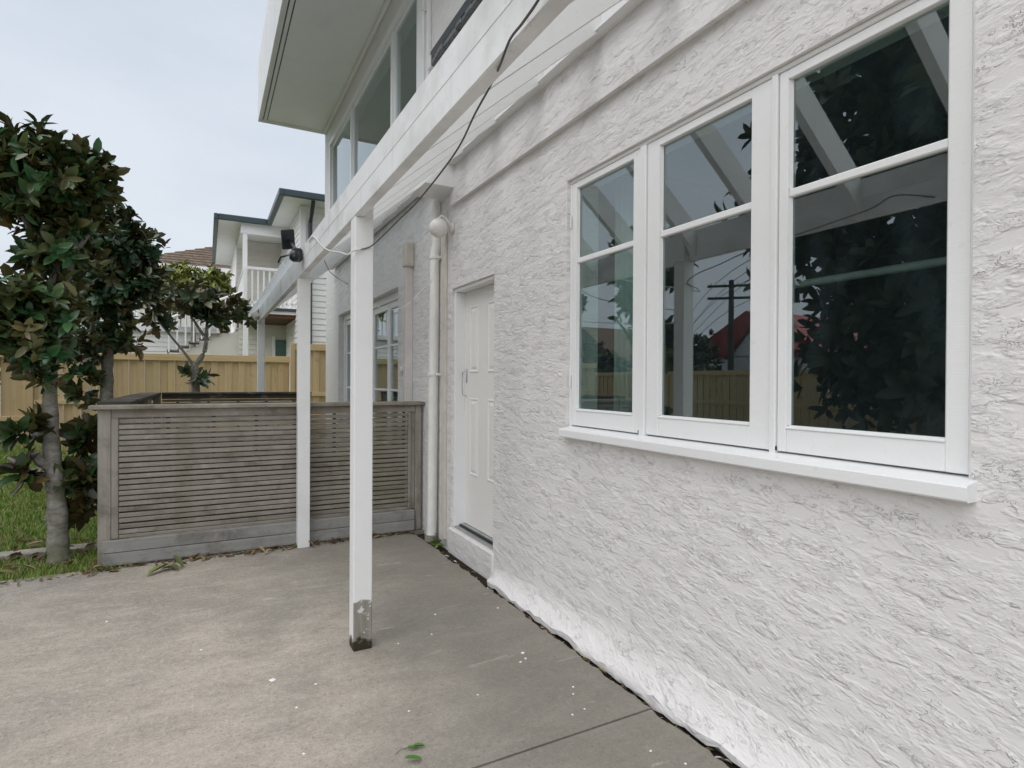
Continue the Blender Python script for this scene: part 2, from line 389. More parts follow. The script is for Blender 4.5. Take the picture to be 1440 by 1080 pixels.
tag(MB().box(-9, -.12, J-.0055, J+.0055, -.07, -.012).build('joint_filler', 'soil'), kind='structure')
tag(MB().box(-2.44, -.002, 5.2355, 9.1, -.085, -.004).build('well_floor', 'concrete'), kind='structure')
# lawn sheet with a gentle roll
nx, ny = 60, 90; xs = np.linspace(-13, 7, nx); ys = np.linspace(5.24, 18, ny); V = []
def lawn_z(x, y): return -.012+.02*math.sin(x*1.3+y*.7)*min(1, max(0, (y-5.3)))-.0*y+(.05*max(0, min(1, (y-9)/4)))
for y in ys:
    for x in xs: V.append((x, y, lawn_z(x, y) if not (-2.46 < x < 9 and y < 10.6) else -.05))
Fq = [(j*nx+i, j*nx+i+1, (j+1)*nx+i+1, (j+1)*nx+i) for j in range(ny-1) for i in range(nx-1)]
tag(obj('lawn', np_mesh('lawn', V, Fq, 'lawn')), kind='structure')
lw = MB().box(-13, -9.001, -5, 5.24, -.08, -.014); tag(lw.build('side_lawn', 'lawn'), kind='structure')
p = MB().box(-7, -2.62, 5.86, 6.02, -.06, .022); tag(p.build('path', 'concrete'), kind='structure')
p = MB().box(-60, -13.5, -40, 60, -.088, -.06); tag(p.build('road', m_plain('asphalt', (.055, .055, .056), .9, .2, 0, .1, 5)), kind='structure')

def grass():
    N = 62000
    x = rng.uniform(-6.2, -2.2, N); y = 5.14+(13.4-5.14)*rng.uniform(0, 1, N)**1.5
    edge = 5.24-.10*np.abs(np.sin(x*7))*rng.uniform(0, 1, N)
    keep = (y > edge) & ~((x > -2.53) & (y > 5.20)) & ~((np.abs(y-5.94) < .07)) & (x > -3.0-.36*(y-5.1)-.6)
    x, y = x[keep], y[keep]; N = len(x)
    patch = .5+.5*np.sin(x*2.1+1)*np.sin(y*1.7)
    h = rng.uniform(.02, .055, N)*(1+.5*patch)+np.clip((y-11)/2.5, 0, 1)*rng.uniform(.05, .28, N)*(x < -4.2)
    a = rng.uniform(0, 2*np.pi, N); w = .0032+.0018*(y-5)/4; ln = rng.normal(0, .55, N)*h; la = rng.uniform(0, 2*np.pi, N)
    z = np.array([lawn_z(*q) for q in zip(x, y)])-.004
    bx, by = np.cos(a)*w, np.sin(a)*w; tx, ty = x+np.cos(la)*ln, y+np.sin(la)*ln
    mxx, myy = x+np.cos(la)*ln*.35, y+np.sin(la)*ln*.35
    V = np.stack([np.stack([x-bx, y-by, z], 1), np.stack([x+bx, y+by, z], 1), np.stack([mxx+bx*.8, myy+by*.8, z+h*.55], 1), np.stack([mxx-bx*.8, myy-by*.8, z+h*.55], 1), np.stack([tx, ty, z+h], 1)], 1).reshape(-1, 3)
    k = np.arange(N)[:, None]*5
    Ft = np.concatenate([k+[0, 1, 2], k+[0, 2, 3], k+[3, 2, 4]], 1).reshape(-1, 3)
    dry = rng.uniform(0, 1, N) < (.16+.20*patch)
    c = np.array([.16, .28, .05])*rng.uniform(.6, 1.35, (N, 1))*np.array([1, 1, 1])+np.array([.04, .015, 0])*rng.uniform(0, 1, (N, 1))
    c[dry] = np.array([.42, .36, .18])*rng.uniform(.6, 1.1, (dry.sum(), 1))
    return tag(obj('grass', np_mesh('grass', V, Ft, 'grass', np.repeat(c, 5, 0))), 'short patchy green lawn grass beside the terrace', 'grass', kind='stuff')
grass()

# ------------------------------------------------------------------ the white stucco house
house = thing('house', 'white stucco two storey house with casement window and cream door', 'house')
def wall_cells(holes, y0, y1, z0, z1, x0, x1):
    """wall slab on the plane x0..x1 with rectangular openings, one watertight mesh with reveals"""
    ys = sorted({y0, y1, *[h[i] for h in holes for i in (0, 1)]}); zs = sorted({z0, z1, *[h[i] for h in holes for i in (2, 3)]})
    solid = {}
    for i in range(len(ys)-1):
        for j in range(len(zs)-1):
            cy, cz = (ys[i]+ys[i+1])/2, (zs[j]+zs[j+1])/2
            solid[i, j] = not any(h[0] < cy < h[1] and h[2] < cz < h[3] for h in holes)
    b = MB()
    def q(*p): b.add(p, [(0, 1, 2, 3)])
    for (i, j), s in solid.items():
        if not s: continue
        a, c, d, e = ys[i], ys[i+1], zs[j], zs[j+1]
        q((x0, a, d), (x0, c, d), (x0, c, e), (x0, a, e)); q((x1, a, d), (x1, a, e), (x1, c, e), (x1, c, d))
        for di, dj, P in ((-1, 0, ((x0, a, d), (x0, a, e), (x1, a, e), (x1, a, d))), (1, 0, ((x0, c, d), (x1, c, d), (x1, c, e), (x0, c, e))),
                          (0, -1, ((x0, a, d), (x1, a, d), (x1, c, d), (x0, c, d))), (0, 1, ((x0, a, e), (x0, c, e), (x1, c, e), (x1, a, e)))):
            if not solid.get((i+di, j+dj), False): q(*P)
    return b
def weld(b, name, mat, parent):
    import bmesh
    o = b.build(name, mat, parent); bm = bmesh.new(); bm.from_mesh(o.data); bmesh.ops.remove_doubles(bm, verts=bm.verts, dist=1e-5); bmesh.ops.recalc_face_normals(bm, faces=bm.faces); bm.to_mesh(o.data); bm.free(); return o

WIN = (.805, 2.80, 1.10, 2.568); DOOR = (3.75, 4.56, .172, 2.19); WIN2 = (6.115, 9.31, .25, 2.43)
weld(wall_cells([WIN, DOOR, WIN2], -3.0, 10.40, -.3, 3.2, 0., .22), 'wall', 'stucco', house)
# foot of the wall kicks out over the paving (stops at the door step)
def kick():
    b = MB(); n = 110; prof = [(.30, .0015), (.25, -.003), (.20, -.009), (.155, -.020), (.115, -.035), (.078, -.053), (.045, -.070), (.014, -.083), (-.015, -.080), (-.03, -.05), (-.06, .02)]
    k = len(prof)
    for i in range(n+1):
        y = -3+6.735*i/n
        end = min(1, max(0, (3.735-y)/.03))**.6
        kz = .36+.64*min(1, max(0, (3.735-y)/1.9))
        for z, x in prof:
            if z > .02: z *= kz*.78
            wob = (math.sin(y*11)*.2+math.sin(y*29+z*20)*.35+rng.normal()*.5)*.0026*(1 if x < -.008 else .1)
            b.v.append(((x+wob)*(end if x < 0 else 1)-(0 if x > -.0005 else .0), y, z+(.006*math.sin(y*5.3)+.005*math.sin(y*17)+rng.normal()*.007 if -.03 < z < .02 else (.035*math.sin(y*3.1)+rng.normal()*.008)*(z > .22))))
    for i in range(n):
        for j in range(k-1): b.f.append((i*k+j, (i+1)*k+j, (i+1)*k+j+1, i*k+j+1))
    b.f.append(tuple(n*k+j for j in range(k)))
    return b.build('wall_foot', 'stucco', house, True)
kick()
# thicker upper render with a drip ledge
lb = MB(); lb.prism([(.004, 2.878), (-.038, 2.872), (-.038, 2.905), (-.032, 3.26), (.004, 3.26)], 1, -3.0, 4.52); lb.build('upper_render_band', 'stucco', house)
# upper storey
UW = (5.43, 10.12, 3.62, 5.40)
weld(wall_cells([UW], -3.0, 10.55, 3.2, 5.745, 0.001, .22), 'upper_wall', 'stucco_far', house)
for y0, y1, nm in ((10.33, 10.55, 'end_wall'), (-3.0, -2.78, 'end_wall')):
    MB().box(.2205, 7.8, y0, y1, 3.2, 5.745).build(nm, 'stucco_far', house); MB().box(.2205, 7.8, min(y0, 10.18), min(y1, 10.40), -.3, 3.199).build(nm, 'stucco_far', house)
MB().box(7.8, 8.0, -3, 10.40, -.3, 5.745).build('back_wall', 'stucco_far', house)
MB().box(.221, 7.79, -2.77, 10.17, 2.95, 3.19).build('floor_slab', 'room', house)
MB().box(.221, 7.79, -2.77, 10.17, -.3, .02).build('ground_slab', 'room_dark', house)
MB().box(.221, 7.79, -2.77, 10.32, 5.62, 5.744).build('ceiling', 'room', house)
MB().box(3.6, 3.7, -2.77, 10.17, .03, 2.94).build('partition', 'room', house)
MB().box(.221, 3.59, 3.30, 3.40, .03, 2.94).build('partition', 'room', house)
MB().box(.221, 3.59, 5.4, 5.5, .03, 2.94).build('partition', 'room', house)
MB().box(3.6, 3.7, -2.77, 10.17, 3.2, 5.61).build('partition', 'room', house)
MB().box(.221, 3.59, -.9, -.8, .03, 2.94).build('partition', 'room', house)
# eaves: deep parapet fascia, soffit with vent slots
EX, EY, EZ = -1.066, 10.56, 5.735
MB().box(EX+.03, -.0005, -3, EY-.03, EZ+.004, EZ+.03).build('soffit', 'soffit', house)
B('fascia', 'paint', house, EX-.012, EX+.029, -3, EY+.012, EZ-.012, 6.735, bev=.006)
B('fascia', 'paint', house, EX+.0295, 7.9, EY-.0295, EY+.012, EZ-.012, 6.733, bev=.006)
MB().box(EX+.03, 7.9, -3, EY-.031, 5.77, 6.70).build('roof', 'tin_grey', house)
for k, x in enumerate((EX+.055, EX+.115)): MB().box(x, x+.012, -3, EY-.09, EZ-.002, EZ+.0035).build('vent_slot', 'black', house)
B('soffit_trim', 'soffit', house, EX+.072, EX+.108, -3, EY-.09, EZ-.006, EZ+.0035, bev=.002)
for k in range(3): B('soffit_trim', 'soffit', house, EX+.032, -.003, EY-.10+k*.022, EY-.084+k*.022, EZ-.008-.003*k, EZ+.0035, bev=.002)
B('cornice', 'soffit', house, -.045, .0005, -3, EY-.11, EZ-.06, EZ+.003, bev=.01)
# upper window: frames and glass
uw = thing('upper_window', None, None); uw.parent = house; uw.name = 'window'
yA, yB, zA, zB = UW
B('frame', 'paint_clean', uw, -.012, .10, yB-.10, yB, zA, zB-.0605); B('frame', 'paint_clean', uw, -.012, .10, yA, yA+.07, zA, zB-.0605)
B('head', 'paint_clean', uw, -.018, .10, yA, yB, zB-.06, zB)
for y in (8.50, 6.42): B('mullion', 'paint_clean', uw, .0, .10, y-.03, y+.03, zA, zB-.061)
for y0, y1 in ((yA+.071, 6.389), (6.451, 8.469), (8.531, yB-.101)):
    B('sash', 'paint_clean', uw, .025, .075, y0, y0+.045, zA, zB-.062); B('sash', 'paint_clean', uw, .025, .075, y1-.045, y1, zA, zB-.062)
    B('sash', 'paint_clean', uw, .025, .075, y0+.0455, y1-.0455, zB-.107, zB-.062)
    MB().box(.048, .053, y0+.04, y1-.04, zA, zB-.10).build('pane', 'glass_up', uw)
# pilaster trim with a small pipe, dark sill flashing further along
B('trim_board', 'paint_clean', house, -.035, .0, 5.10, 5.40, 3.3, 5.70)
MB().tube([(-.055, 5.16, 3.3), (-.055, 5.16, 5.7)], .011, 8).build('small_pipe', 'paint', house, True)
B('pipe_clip', 'paint', house, -.07, -.034, 5.13, 5.19, 4.84, 4.855)
B('sill_flashing', 'flashing', house, -.05, .0, -1.0, 4.99, 4.30, 4.385)
fb = MB()
for i in range(60):
    y0 = -1+i*.0995; fb.bev(-.045-rng.uniform(0, .02), .0, y0, y0+.11, 4.255+rng.uniform(-.012, .01), 4.299, b=.006)
fb.build('crumpled_flashing', 'foil', house)
B('flashing_end', 'paint', house, -.06, .0, 4.96, 5.04, 4.235, 4.34)

# the big three-light casement window
win = thing('window', None, None); win.parent = house
y0, y1, z0, z1 = WIN
fx0, fx1 = .012, .12
B('jamb', 'paint_clean', win, fx0+.008, fx1, y1-.018, y1, 1.145, z1-.0195); B('jamb', 'paint_clean', win, fx0, fx1, y0, y0+.012, 1.145, z1-.0195)
B('head', 'paint_clean', win, fx0+.006, fx1, y0, y1, z1-.019, z1)
B('mullion', 'paint_clean', win, fx0, fx1, 2.1435, 2.1845, 1.150, z1-.020, bev=.003); B('mullion', 'paint_clean', win, fx0, fx1, 1.4275, 1.4525, 1.150, z1-.020, bev=.003)
# sill: sloped top, square nose
sb = MB(); sb.prism([(.12, 1.168), (.018, 1.160), (-.052, 1.148), (-.056, 1.143), (-.056, 1.108), (-.048, 1.102), (.12, 1.102)], 1, y0-.016, y1-.012)
sb.build('sill', 'paint_clean', win)
def sash(a, b, ga, gb):
    """casement a..b with glass ga..gb (ascending y)"""
    s = thing('sash', None, None); s.parent = win
    zt, zg, zb, zs = z1-.022, 2.512, 1.258, 1.168
    X0, X1 = .022, .062
    e = .0012
    B('stile', 'paint_clean', s, X0, X1, a+e, ga, zs, zt, bev=.0025); B('stile', 'paint_clean', s, X0, X1, gb, b-e, zs, zt, bev=.0025)
    B('rail', 'paint_clean', s, X0, X1, ga+.0004, gb-.0004, zg, zt, bev=.0025); B('rail', 'paint_clean', s, X0+.0015, X1, ga+.0004, gb-.0004, zs, zb-.006, bev=.0025)
    q = MB(); q.prism([(X0-.002, zb-.0055), (X0-.002, zb-.002), (X0+.018, zb+.006), (X1, zb+.006), (X1, zb-.0055)], 1, ga+.0004, gb-.0004); q.build('weather_bead', 'paint_clean', s)
    B('glazing_bar', 'paint_clean', s, X0+.006, X1-.004, ga+.0004, gb-.0004, 2.087, 2.116, bev=.004)
    # putty beads
    for zz0, zz1 in ((zb+.0065, 2.0865), (2.1165, zg-.0005)):
        MB().prism([(X0+.004, ga), (X0+.019, ga+.009), (X0+.019, ga)], 2, zz0, zz1).build('putty', 'paint', s)
        MB().prism([(X0+.004, gb), (X0+.019, gb-.009), (X0+.019, gb)], 2, zz0, zz1).build('putty', 'paint', s)
        p = MB().box(X0+.0195, X0+.0235, ga-.004, gb+.004, zz0-.003, zz1+.003).build('pane', 'glass', s)
    return s
sash(2.186, 2.780, 2.244, 2.738); sash(1.454, 2.142, 1.548, 2.060); sash(.818, 1.426, .878, 1.389)
for y, zz in ((2.783, 1.42), (2.783, 2.33)): MB().tube([(.014, y, zz-.035), (.014, y, zz+.035)], .006, 8).build('hinge', 'paint_clean', win, True)
for y in (2.19, 1.432): MB().bev(.016, .021, y-.009, y+.003, 1.170, 1.185, b=.001).build('gap_stop', 'soil', win)

# front door: four raised panels, deep reveal, aluminium threshold
dr = thing('door', None, None); dr.parent = house
dy0, dy1, dz0, dz1 = DOOR
DX = .105
B('jamb', 'paint_clean', dr, .018, .16, dy1-.035, dy1, dz0+.02, dz1-.0305); B('jamb', 'paint_clean', dr, .018, .16, dy0, dy0+.03, dz0+.02, dz1-.0305)
B('head', 'paint_clean', dr, .018, .16, dy0, dy1, dz1-.03, dz1)
B('leaf', 'door', dr, DX, DX+.045, dy0+.031, dy1-.036, dz0+.045, dz1-.032, bev=.002)
def panel(ya, yb, za, zb):
    q = MB(); i1, i2, i3 = .012, .026, .05
    rings = [(0, DX-.0006), (.004, DX-.006), (i1, DX-.0065), (i1+.006, DX-.0012), (i2, DX-.0010), (i3, DX-.0075)]
    for ins, x in rings: q.v += [(x, ya+ins, za+ins), (x, yb-ins, za+ins), (x, yb-ins, zb-ins), (x, ya+ins, zb-ins)]
    for r in range(len(rings)-1):
        for k in range(4): q.f.append((r*4+k, r*4+(k+1) % 4, r*4+4+(k+1) % 4, r*4+4+k))
    q.f.append(tuple(range(len(rings)*4-4, len(rings)*4)))
    q.build('panel', 'door', dr)
for ya, yb in ((4.245, 4.41), (3.90, 4.065)):
    panel(ya, yb, 1.485, 2.03); panel(ya, yb, .64, 1.275)
B('threshold', 'aluminium', dr, .03, DX+.06, dy0+.002, dy1-.036, dz0+.002, dz0+.022, bev=.003)
B('threshold_step', 'aluminium', dr, DX-.03, DX+.05, dy0+.0305, dy1-.037, dz0+.0225, dz0+.042, bev=.003)
B('threshold_seal', 'black', dr, DX-.045, DX-.031, dy0+.0305, dy1-.037, dz0+.0225, dz0+.036, bev=.002)
hd = MB(); hd.tube([(DX-.002, 4.475, 1.50), (DX-.04, 4.475, 1.485), (DX-.046, 4.475, 1.39), (DX-.04, 4.475, 1.30), (DX-.002, 4.475, 1.285)], .004, 8)
hd.bev(DX-.010, DX, 4.467, 4.483, 1.40, 1.52, b=.003); hd.build('handle', 'aluminium', dr, True)
B('door_step', 'stucco_far', house, -.012, .018, dy0-.01, dy1+.04, -.06, dz0+.0015, bev=.008)

# second opening with multi-pane doors standing in it
fw_ = thing('french_window', None, None); fw_.parent = house
a, b, zl, zh = WIN2
B('head', 'paint_clean', fw_, .08, .20, a+.001, b-.001, zh-.09, zh-.001); B('jamb', 'paint_clean', fw_, .08, .20, b-.07, b-.001, zl, zh-.0905); B('jamb', 'paint_clean', fw_, .08, .20, a+.001, a+.07, zl, zh-.0905)
ys_ = [a+.071, 6.83, 7.56, 8.36, b-.071]
for i in range(4):
    ya, yb = ys_[i]+.002, ys_[i+1]-.002; zt = zh-.092
    B('stile', 'paint_clean', fw_, .10, .145, ya, ya+.055, zl, zt); B('stile', 'paint_clean', fw_, .10, .145, yb-.055, yb, zl, zt)
    B('rail', 'paint_clean', fw_, .10, .145, ya+.0555, yb-.0555, zt-.075, zt)
    for zz in (1.30, 1.83): B('glazing_bar', 'paint_clean', fw_, .108, .14, ya+.0555, yb-.0555, zz-.013, zz+.013, bev=.003)
    for p0, p1 in ((zl, 1.286), (1.314, 1.816), (1.844, zt-.076)): MB().box(.120, .124, ya+.0556, yb-.0556, p0, p1).build('pane', 'glass', fw_)

# things seen through the glass
cu = MB()
for i in range(36):
    t = i/35; cu.v += [(.30+.022*math.sin(t*30), 2.46+.26*t, 1.12), (.30+.022*math.sin(t*30+.4), 2.46+.26*t, 2.6)]
cu.f = [(2*i, 2*i+2, 2*i+3, 2*i+1) for i in range(35)]
o = cu.build('curtain', 'curtain', None, True); md = o.modifiers.new('solid', 'SOLIDIFY'); md.thickness = .003
tag(o, 'pale gathered curtain hanging behind the casement nearest the door', 'curtain')
t = thing('clothes_rail', 'long pale pipe rail hung across the dark room inside', 'rail')
MB().tube([(.9, .1, 1.93), (.9, 2.2, 1.93)], .019, 12).build('pipe', 'plastic', t, True)
for y in (.3, 1.25, 2.05): MB().tube([(.9, y, 1.945), (.9, y, 2.949)], .006, 6).build('hanger', 'plastic', t, True)
t = thing('support_post', 'slim grey timber post standing inside the dark room', 'post'); B('shaft', 'rafter', t, 2.2, 2.3, 1.30, 1.41, .021, 2.05); B('cap', 'rafter', t, 2.16, 2.34, 1.22, 1.49, 2.0505, 2.30)
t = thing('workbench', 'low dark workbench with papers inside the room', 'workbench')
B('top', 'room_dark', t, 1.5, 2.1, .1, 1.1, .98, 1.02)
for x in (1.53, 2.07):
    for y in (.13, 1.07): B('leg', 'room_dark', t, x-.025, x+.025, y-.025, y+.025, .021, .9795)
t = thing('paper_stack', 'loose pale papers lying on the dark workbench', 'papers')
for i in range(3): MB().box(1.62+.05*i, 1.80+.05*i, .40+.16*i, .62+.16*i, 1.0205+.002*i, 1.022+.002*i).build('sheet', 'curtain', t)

# ------------------------------------------------------------------ pergola
pg = thing('pergola', 'white timber pergola with sloping rafters against the stucco wall', 'pergola')
BX0, BX1, BZ0, BZ1 = -1.15, -1.102, 2.272, 2.478
B('beam', 'beam', pg, BX0, BX1, .25, 4.83, BZ0, BZ1, bev=.005); B('beam', 'beam', pg, BX0+.002, BX1, 4.832, 9.62, BZ0+.002, BZ1-.004, bev=.005)
B('beam_cap', 'beam', pg, BX0-.0016, BX1+.002, .25, 4.83, BZ1-.10, BZ1+.002, bev=.0012)
def post(y, mat, z0=0.):
    # notched round the beam: outer half stops under it, inner half runs up behind it
    q = MB(); q.bev(BX0, BX0+.0975, y, y+.098, z0, BZ0-.0005, b=.004); o = q.build('post', mat, pg)
    B('post_tongue', mat if mat != 'post_worn' else 'paint', pg, BX1+.0005, BX0+.0975, y, y+.098, BZ0-.0004, BZ1+.02, bev=.003); return o
post(3.045, 'post_worn'); post(5.125, 'paint'); post(9.50, 'paint', -.05)
# rafters, 40 degrees, between ledger and beam
SL = .850; LX = -.058
def rafter_mesh():
    zb = lambda x: 3.255+SL*(x+.0)             # underside
    d = .145*math.sqrt(1+SL*SL)
    x0, x1 = BX1+.0005, LX-.0005
    pts = [(x0, max(zb(x0)-.05, BZ0+.012)), (x0+.05, zb(x0+.05)), (x1, zb(x1)), (x1, zb(x1)+d), (x0, zb(x0)+d)]
    q = MB(); q.prism(pts, 1, 0, .044); return q.mesh('rafter', 'rafter')
rm = rafter_mesh(); ry = [.12, .69]+[1.26+.5725*i for i in range(15)]
for y in ry:
    o = obj('rafter', rm, pg); o.location.y = y
B('ledger', 'rafter', pg, LX, -.0385, -.2, 9.62, 3.205, 3.40, bev=.003)
led = MB(); led.prism([(-.10, 3.188), (-.034, 3.188), (-.034, 3.204), (-.0985, 3.204)], 1, -.2, 9.62); led.build('ledger_flashing', 'paint', pg)
# clear corrugated sheet over the far bays only
cs = MB(); y = 4.95; n = 0; ex = -1.27
zt = lambda x: 3.255+SL*x+.145*math.sqrt(1+SL*SL)+.012
ycs = np.arange(4.95, 9.7, .0127)
for y in ycs:
    w = .019*math.sin(2*math.pi*y/.17)
    cs.v += [(ex-w*.6, y, zt(ex)+w*.8), (-.02-w*.6, y, zt(-.02)+w*.8)]
cs.f = [(2*i, 2*i+2, 2*i+3, 2*i+1) for i in range(len(ycs)-1)]
o = cs.build('roof_sheet', 'clear', pg, True); md = o.modifiers.new('solid', 'SOLIDIFY'); md.thickness = .0015

# boxed outlet under the ledger and the downpipe
rb = thing('rainwater_box', 'white boxed outlet above the downpipe under the rafters', 'gutter box')
q = MB(); q.prism([(-.285, 3.005), (-.001, 3.005), (-.001, 3.187), (-.10, 3.187)], 1, 4.44, 4.82); q.build('box', 'paint', rb)
dp = thing('downpipe', 'round cream downpipe running down the stucco beside the door', 'downpipe')
px = -.062; pyy = 4.86
MB().tube([(-.03, pyy, 3.004), (-.03, pyy, 2.62), (-.045, pyy, 2.54), (px, pyy, .10), (px-.006, pyy, .04)], [.043]*5, 18).build('pipe', 'plastic', dp, True)
for zz in (2.50, 1.47):
    MB().tube([(-.05+(-.012 if zz < 2 else 0), pyy, zz-.011), (-.05+(-.012 if zz < 2 else 0), pyy, zz+.011)], .0475, 18).build('bracket', 'plastic', dp, True)
    B('bracket_ear', 'plastic', dp, -.045, .0, pyy-.07, pyy-.044, zz-.012, zz+.012)
MB().tube([(px-.006, pyy, .0), (px-.006, pyy, .055)], .056, 16).build('drain_collar', 'concrete', dp, True)
B('pipe_strip', 'beige_plastic', dp, -.022, -.0002, 4.66, 4.755, .05, 2.86)
cd = thing('cable_duct', 'pinkish square cable duct with beige head box on stucco wall', 'duct')
B('duct', 'pink_plastic', cd, -.075, -.0005, 5.60, 5.68, .0, 2.55, bev=.005); B('head_box', 'beige_plastic', cd, -.09, -.0005, 5.56, 5.69, 2.5505, 2.79, bev=.012)
vt = MB(); vt.lathe([(.001, 0), (.034, -.004), (.036, -.018), (.02, -.03), (.001, -.032)], (-.0, 5.93, 1.53), 0, 16); o = vt.build('wall_vent', 'plastic', None, True)
tag(o, 'small round white vent cap on stucco beside the duct', 'vent')
wl = thing('wall_light', 'white globe wall light beside the downpipe', 'light')
gc = (-.128, 4.55, 2.685); gr = .079
MB().lathe([(.002, .0)]+[(gr*math.sin(a), gr-gr*math.cos(a)) for a in np.linspace(.15, math.pi-.15, 14)], (gc[0], gc[1], gc[2]-gr), 2, 24).build('globe', 'globe', wl, True)
MB().lathe([(.045, 0), (.05, -.008), (.046, -.022), (.03, -.026)], (0, 4.55, 2.70), 0, 18).build('base_plate', 'pink_plastic', wl, True)
MB().tube([(-.02, 4.55, 2.71), (-.06, 4.55, 2.77), (-.10, 4.55, 2.79), (-.128, 4.55, 2.76)], .012, 8).build('arm', 'plastic', wl, True)

# cables
def spline(pts, n=10):
    P = [Vector(p) for p in pts]; out = []
    for i in range(len(P)-1):
        p0, p1, p2, p3 = P[max(i-1, 0)], P[i], P[i+1], P[min(i+2, len(P)-1)]
        for k in range(n):
            t = k/n; out.append(.5*((2*p1)+(-p0+p2)*t+(2*p0-5*p1+4*p2-p3)*t*t+(-p0+3*p1-3*p2+p3)*t**3))
    return out+[P[-1]]
cb = MB().tube(spline([at(778, -40, 0, -1.166), at(757, 0, 0, -1.164), at(735, 32, 0, -1.162), at(717, 56, 0, -1.162), at(703, 92, 0, -1.14), at(690, 120, 1, 1.62), at(668, 160, 1, 1.75), at(640, 215, 1, 2.0), at(590, 280, 1, 2.45), at(560, 310, 1, 2.7), at(540, 330, 1, 2.9), at(522, 346, 1, 3.03), at(507, 351, 1, 3.037)]), .0034, 8)
tag(cb.build('cable', 'wire', None, True), 'dark sagging cable looped from the beam to the front post', 'cable')
cb = MB().tube(spline([at(507, 351, 1, 3.036), at(496, 353, 1, 3.034), at(489, 358, 1, 3.036), at(478, 355, 1, 3.2), at(462, 352, 1, 3.6), at(452, 345, 1, 3.95), at(441, 333, 0, -1.158), at(434, 340, 0, -1.158)]), .0042, 8)
tag(cb.build('cable', 'wire_white', None, True), 'white cable end fixed to the beam above the front post', 'cable')
cb = MB().tube(spline([at(634, 330, 1, 4.53), at(627, 350, 1, 4.56), at(613, 372, 1, 4.62), at(609, 392, 1, 4.55), at(590, 412, 1, 4.3), at(575, 427, 1, 4.1), at(558, 435, 1, 3.9), at(540, 434, 1, 3.6), at(521, 426, 1, 3.12)]), .0028, 6)
tag(cb.build('cable', 'wire_white', None, True), 'thin white wire drooping from the globe light to the front post', 'cable')
cb = MB().tube(spline([at(456, 366, 1, 4.4), at(464, 382, 1, 4.2), at(478, 393, 1, 3.8), at(489, 399, 1, 3.15)]), .003, 6)
tag(cb.build('cable', 'wire', None, True), 'short dark wire between the rafters and the front post', 'cable')

# floodlights on the beam
fl = thing('floodlight', 'black floodlight with tilted flat panel on the pergola beam', 'floodlight')
fc = Vector((-1.20, 4.90, 2.44))
MB().bev(-1.235, -1.157, 4.84, 4.93, 2.36, 2.46, b=.012).build('housing', 'black', fl)
q = MB().bev(-.052, .052, -.08, .08, -.012, .012, b=.006); o = q.build('panel', 'black', fl)
o.matrix_local = Matrix.Translation((-1.245, 5.03, 2.56)) @ Matrix.Rotation(R(-28), 4, 'Y') @ Matrix.Rotation(R(-62), 4, 'X') @ Matrix.Rotation(R(18), 4, 'Z')
MB().tube([(-1.20, 4.90, 2.45), (-1.215, 4.94, 2.49), (-1.23, 5.02, 2.54)], .014, 8).build('arm', 'black', fl, True)
q = MB().lathe([(.012, 0), (.04, .01), (.042, .05), (.02, .075)], (0, 0, 0), 2, 16); o = q.build('lamp_head', 'black', fl, True); o.matrix_local = Matrix.Translation((-1.225, 4.80, 2.40)) @ Matrix.Rotation(R(130), 4, 'X')
MB().tube([(-1.24, 4.95, 2.42), (-1.30, 5.02, 2.41), (-1.31, 5.10, 2.38)], .008, 6).build('lead', 'black', fl, True)
f2 = thing('spotlight', 'small beige spotlight at the far end of the pergola beam', 'spotlight')
MB().bev(-1.20, -1.152, 9.3, 9.4, 2.36, 2.47, b=.01).build('mount', 'aluminium', f2)
q = MB().lathe([(.02, 0), (.05, .02), (.055, .11), (.05, .12)], (0, 0, 0), 2, 16); o = q.build('lamp_head', 'beige_plastic', f2, True); o.matrix_local = Matrix.Translation((-1.23, 9.25, 2.40)) @ Matrix.Rotation(R(150), 4, 'X') @ Matrix.Rotation(R(30), 4, 'Y')

# ------------------------------------------------------------------ slatted grey screen across the terrace
sc = thing('slatted_screen', 'weathered grey slatted timber screen across the terrace', 'screen')
PY = 5.27
B('post', 'grey_timber_v', sc, -2.548, -2.464, PY-.012, PY+.08, -.05, 1.186, bev=.006)
B('post', 'grey_timber_v', sc, -.082, -.026, PY-.012, PY+.08, .0, 1.186, bev=.006)
B('stile', 'grey_timber_v', sc, -2.4635, -2.418, PY-.008, PY+.03, .2045, 1.1195); B('stile', 'grey_timber_v', sc, -.152, -.1225, PY-.008, PY+.03, .2045, 1.1195)
B('bottom_rail', 'grey_timber', sc, -2.4175, -.1525, PY-.004, PY+.026, .2045, .2305)
B('stile', 'grey_timber_v', sc, -.122, -.0825, PY+.004, PY+.05, .2045, 1.1195)
B('top_rail', 'grey_timber', sc, -2.4635, -.0825, PY-.006, PY+.03, 1.12, 1.186)
B('cap_rail', 'grey_timber', sc, -2.60, -.004, PY-.055, PY+.10, 1.1865, 1.218, bev=.005)
B('base_board', 'base_board', sc, -2.512, -.10, PY-.052, PY-.013, .112, .2035, bev=.005); B('base_board', 'base_board', sc, -2.512, -.10, PY-.052, PY-.013, .014, .1085, bev=.005)
sm = [MB().bev(-1.133, 1.133, 0, .018, 0, .032, b=.003).mesh('slat', 'grey_timber') for k in range(2)]
for layer, yo in ((0, 0.), (1, .115)):
    for i in range(21):
        o = obj('slat', sm[layer], sc); z = .2365+i*.0421+(-.006 if layer else 0)
        o.location = (-1.285, PY+yo+rng.normal()*.001, z+rng.normal()*.0012); o.rotation_euler = (rng.normal()*.03, rng.normal()*.0006, 0)
        if layer: o.name = 'slat'
bm_ = MB().bev(-.014, .014, .0185, .040, .21, 1.119, b=.003).mesh('batten', 'dark_timber')
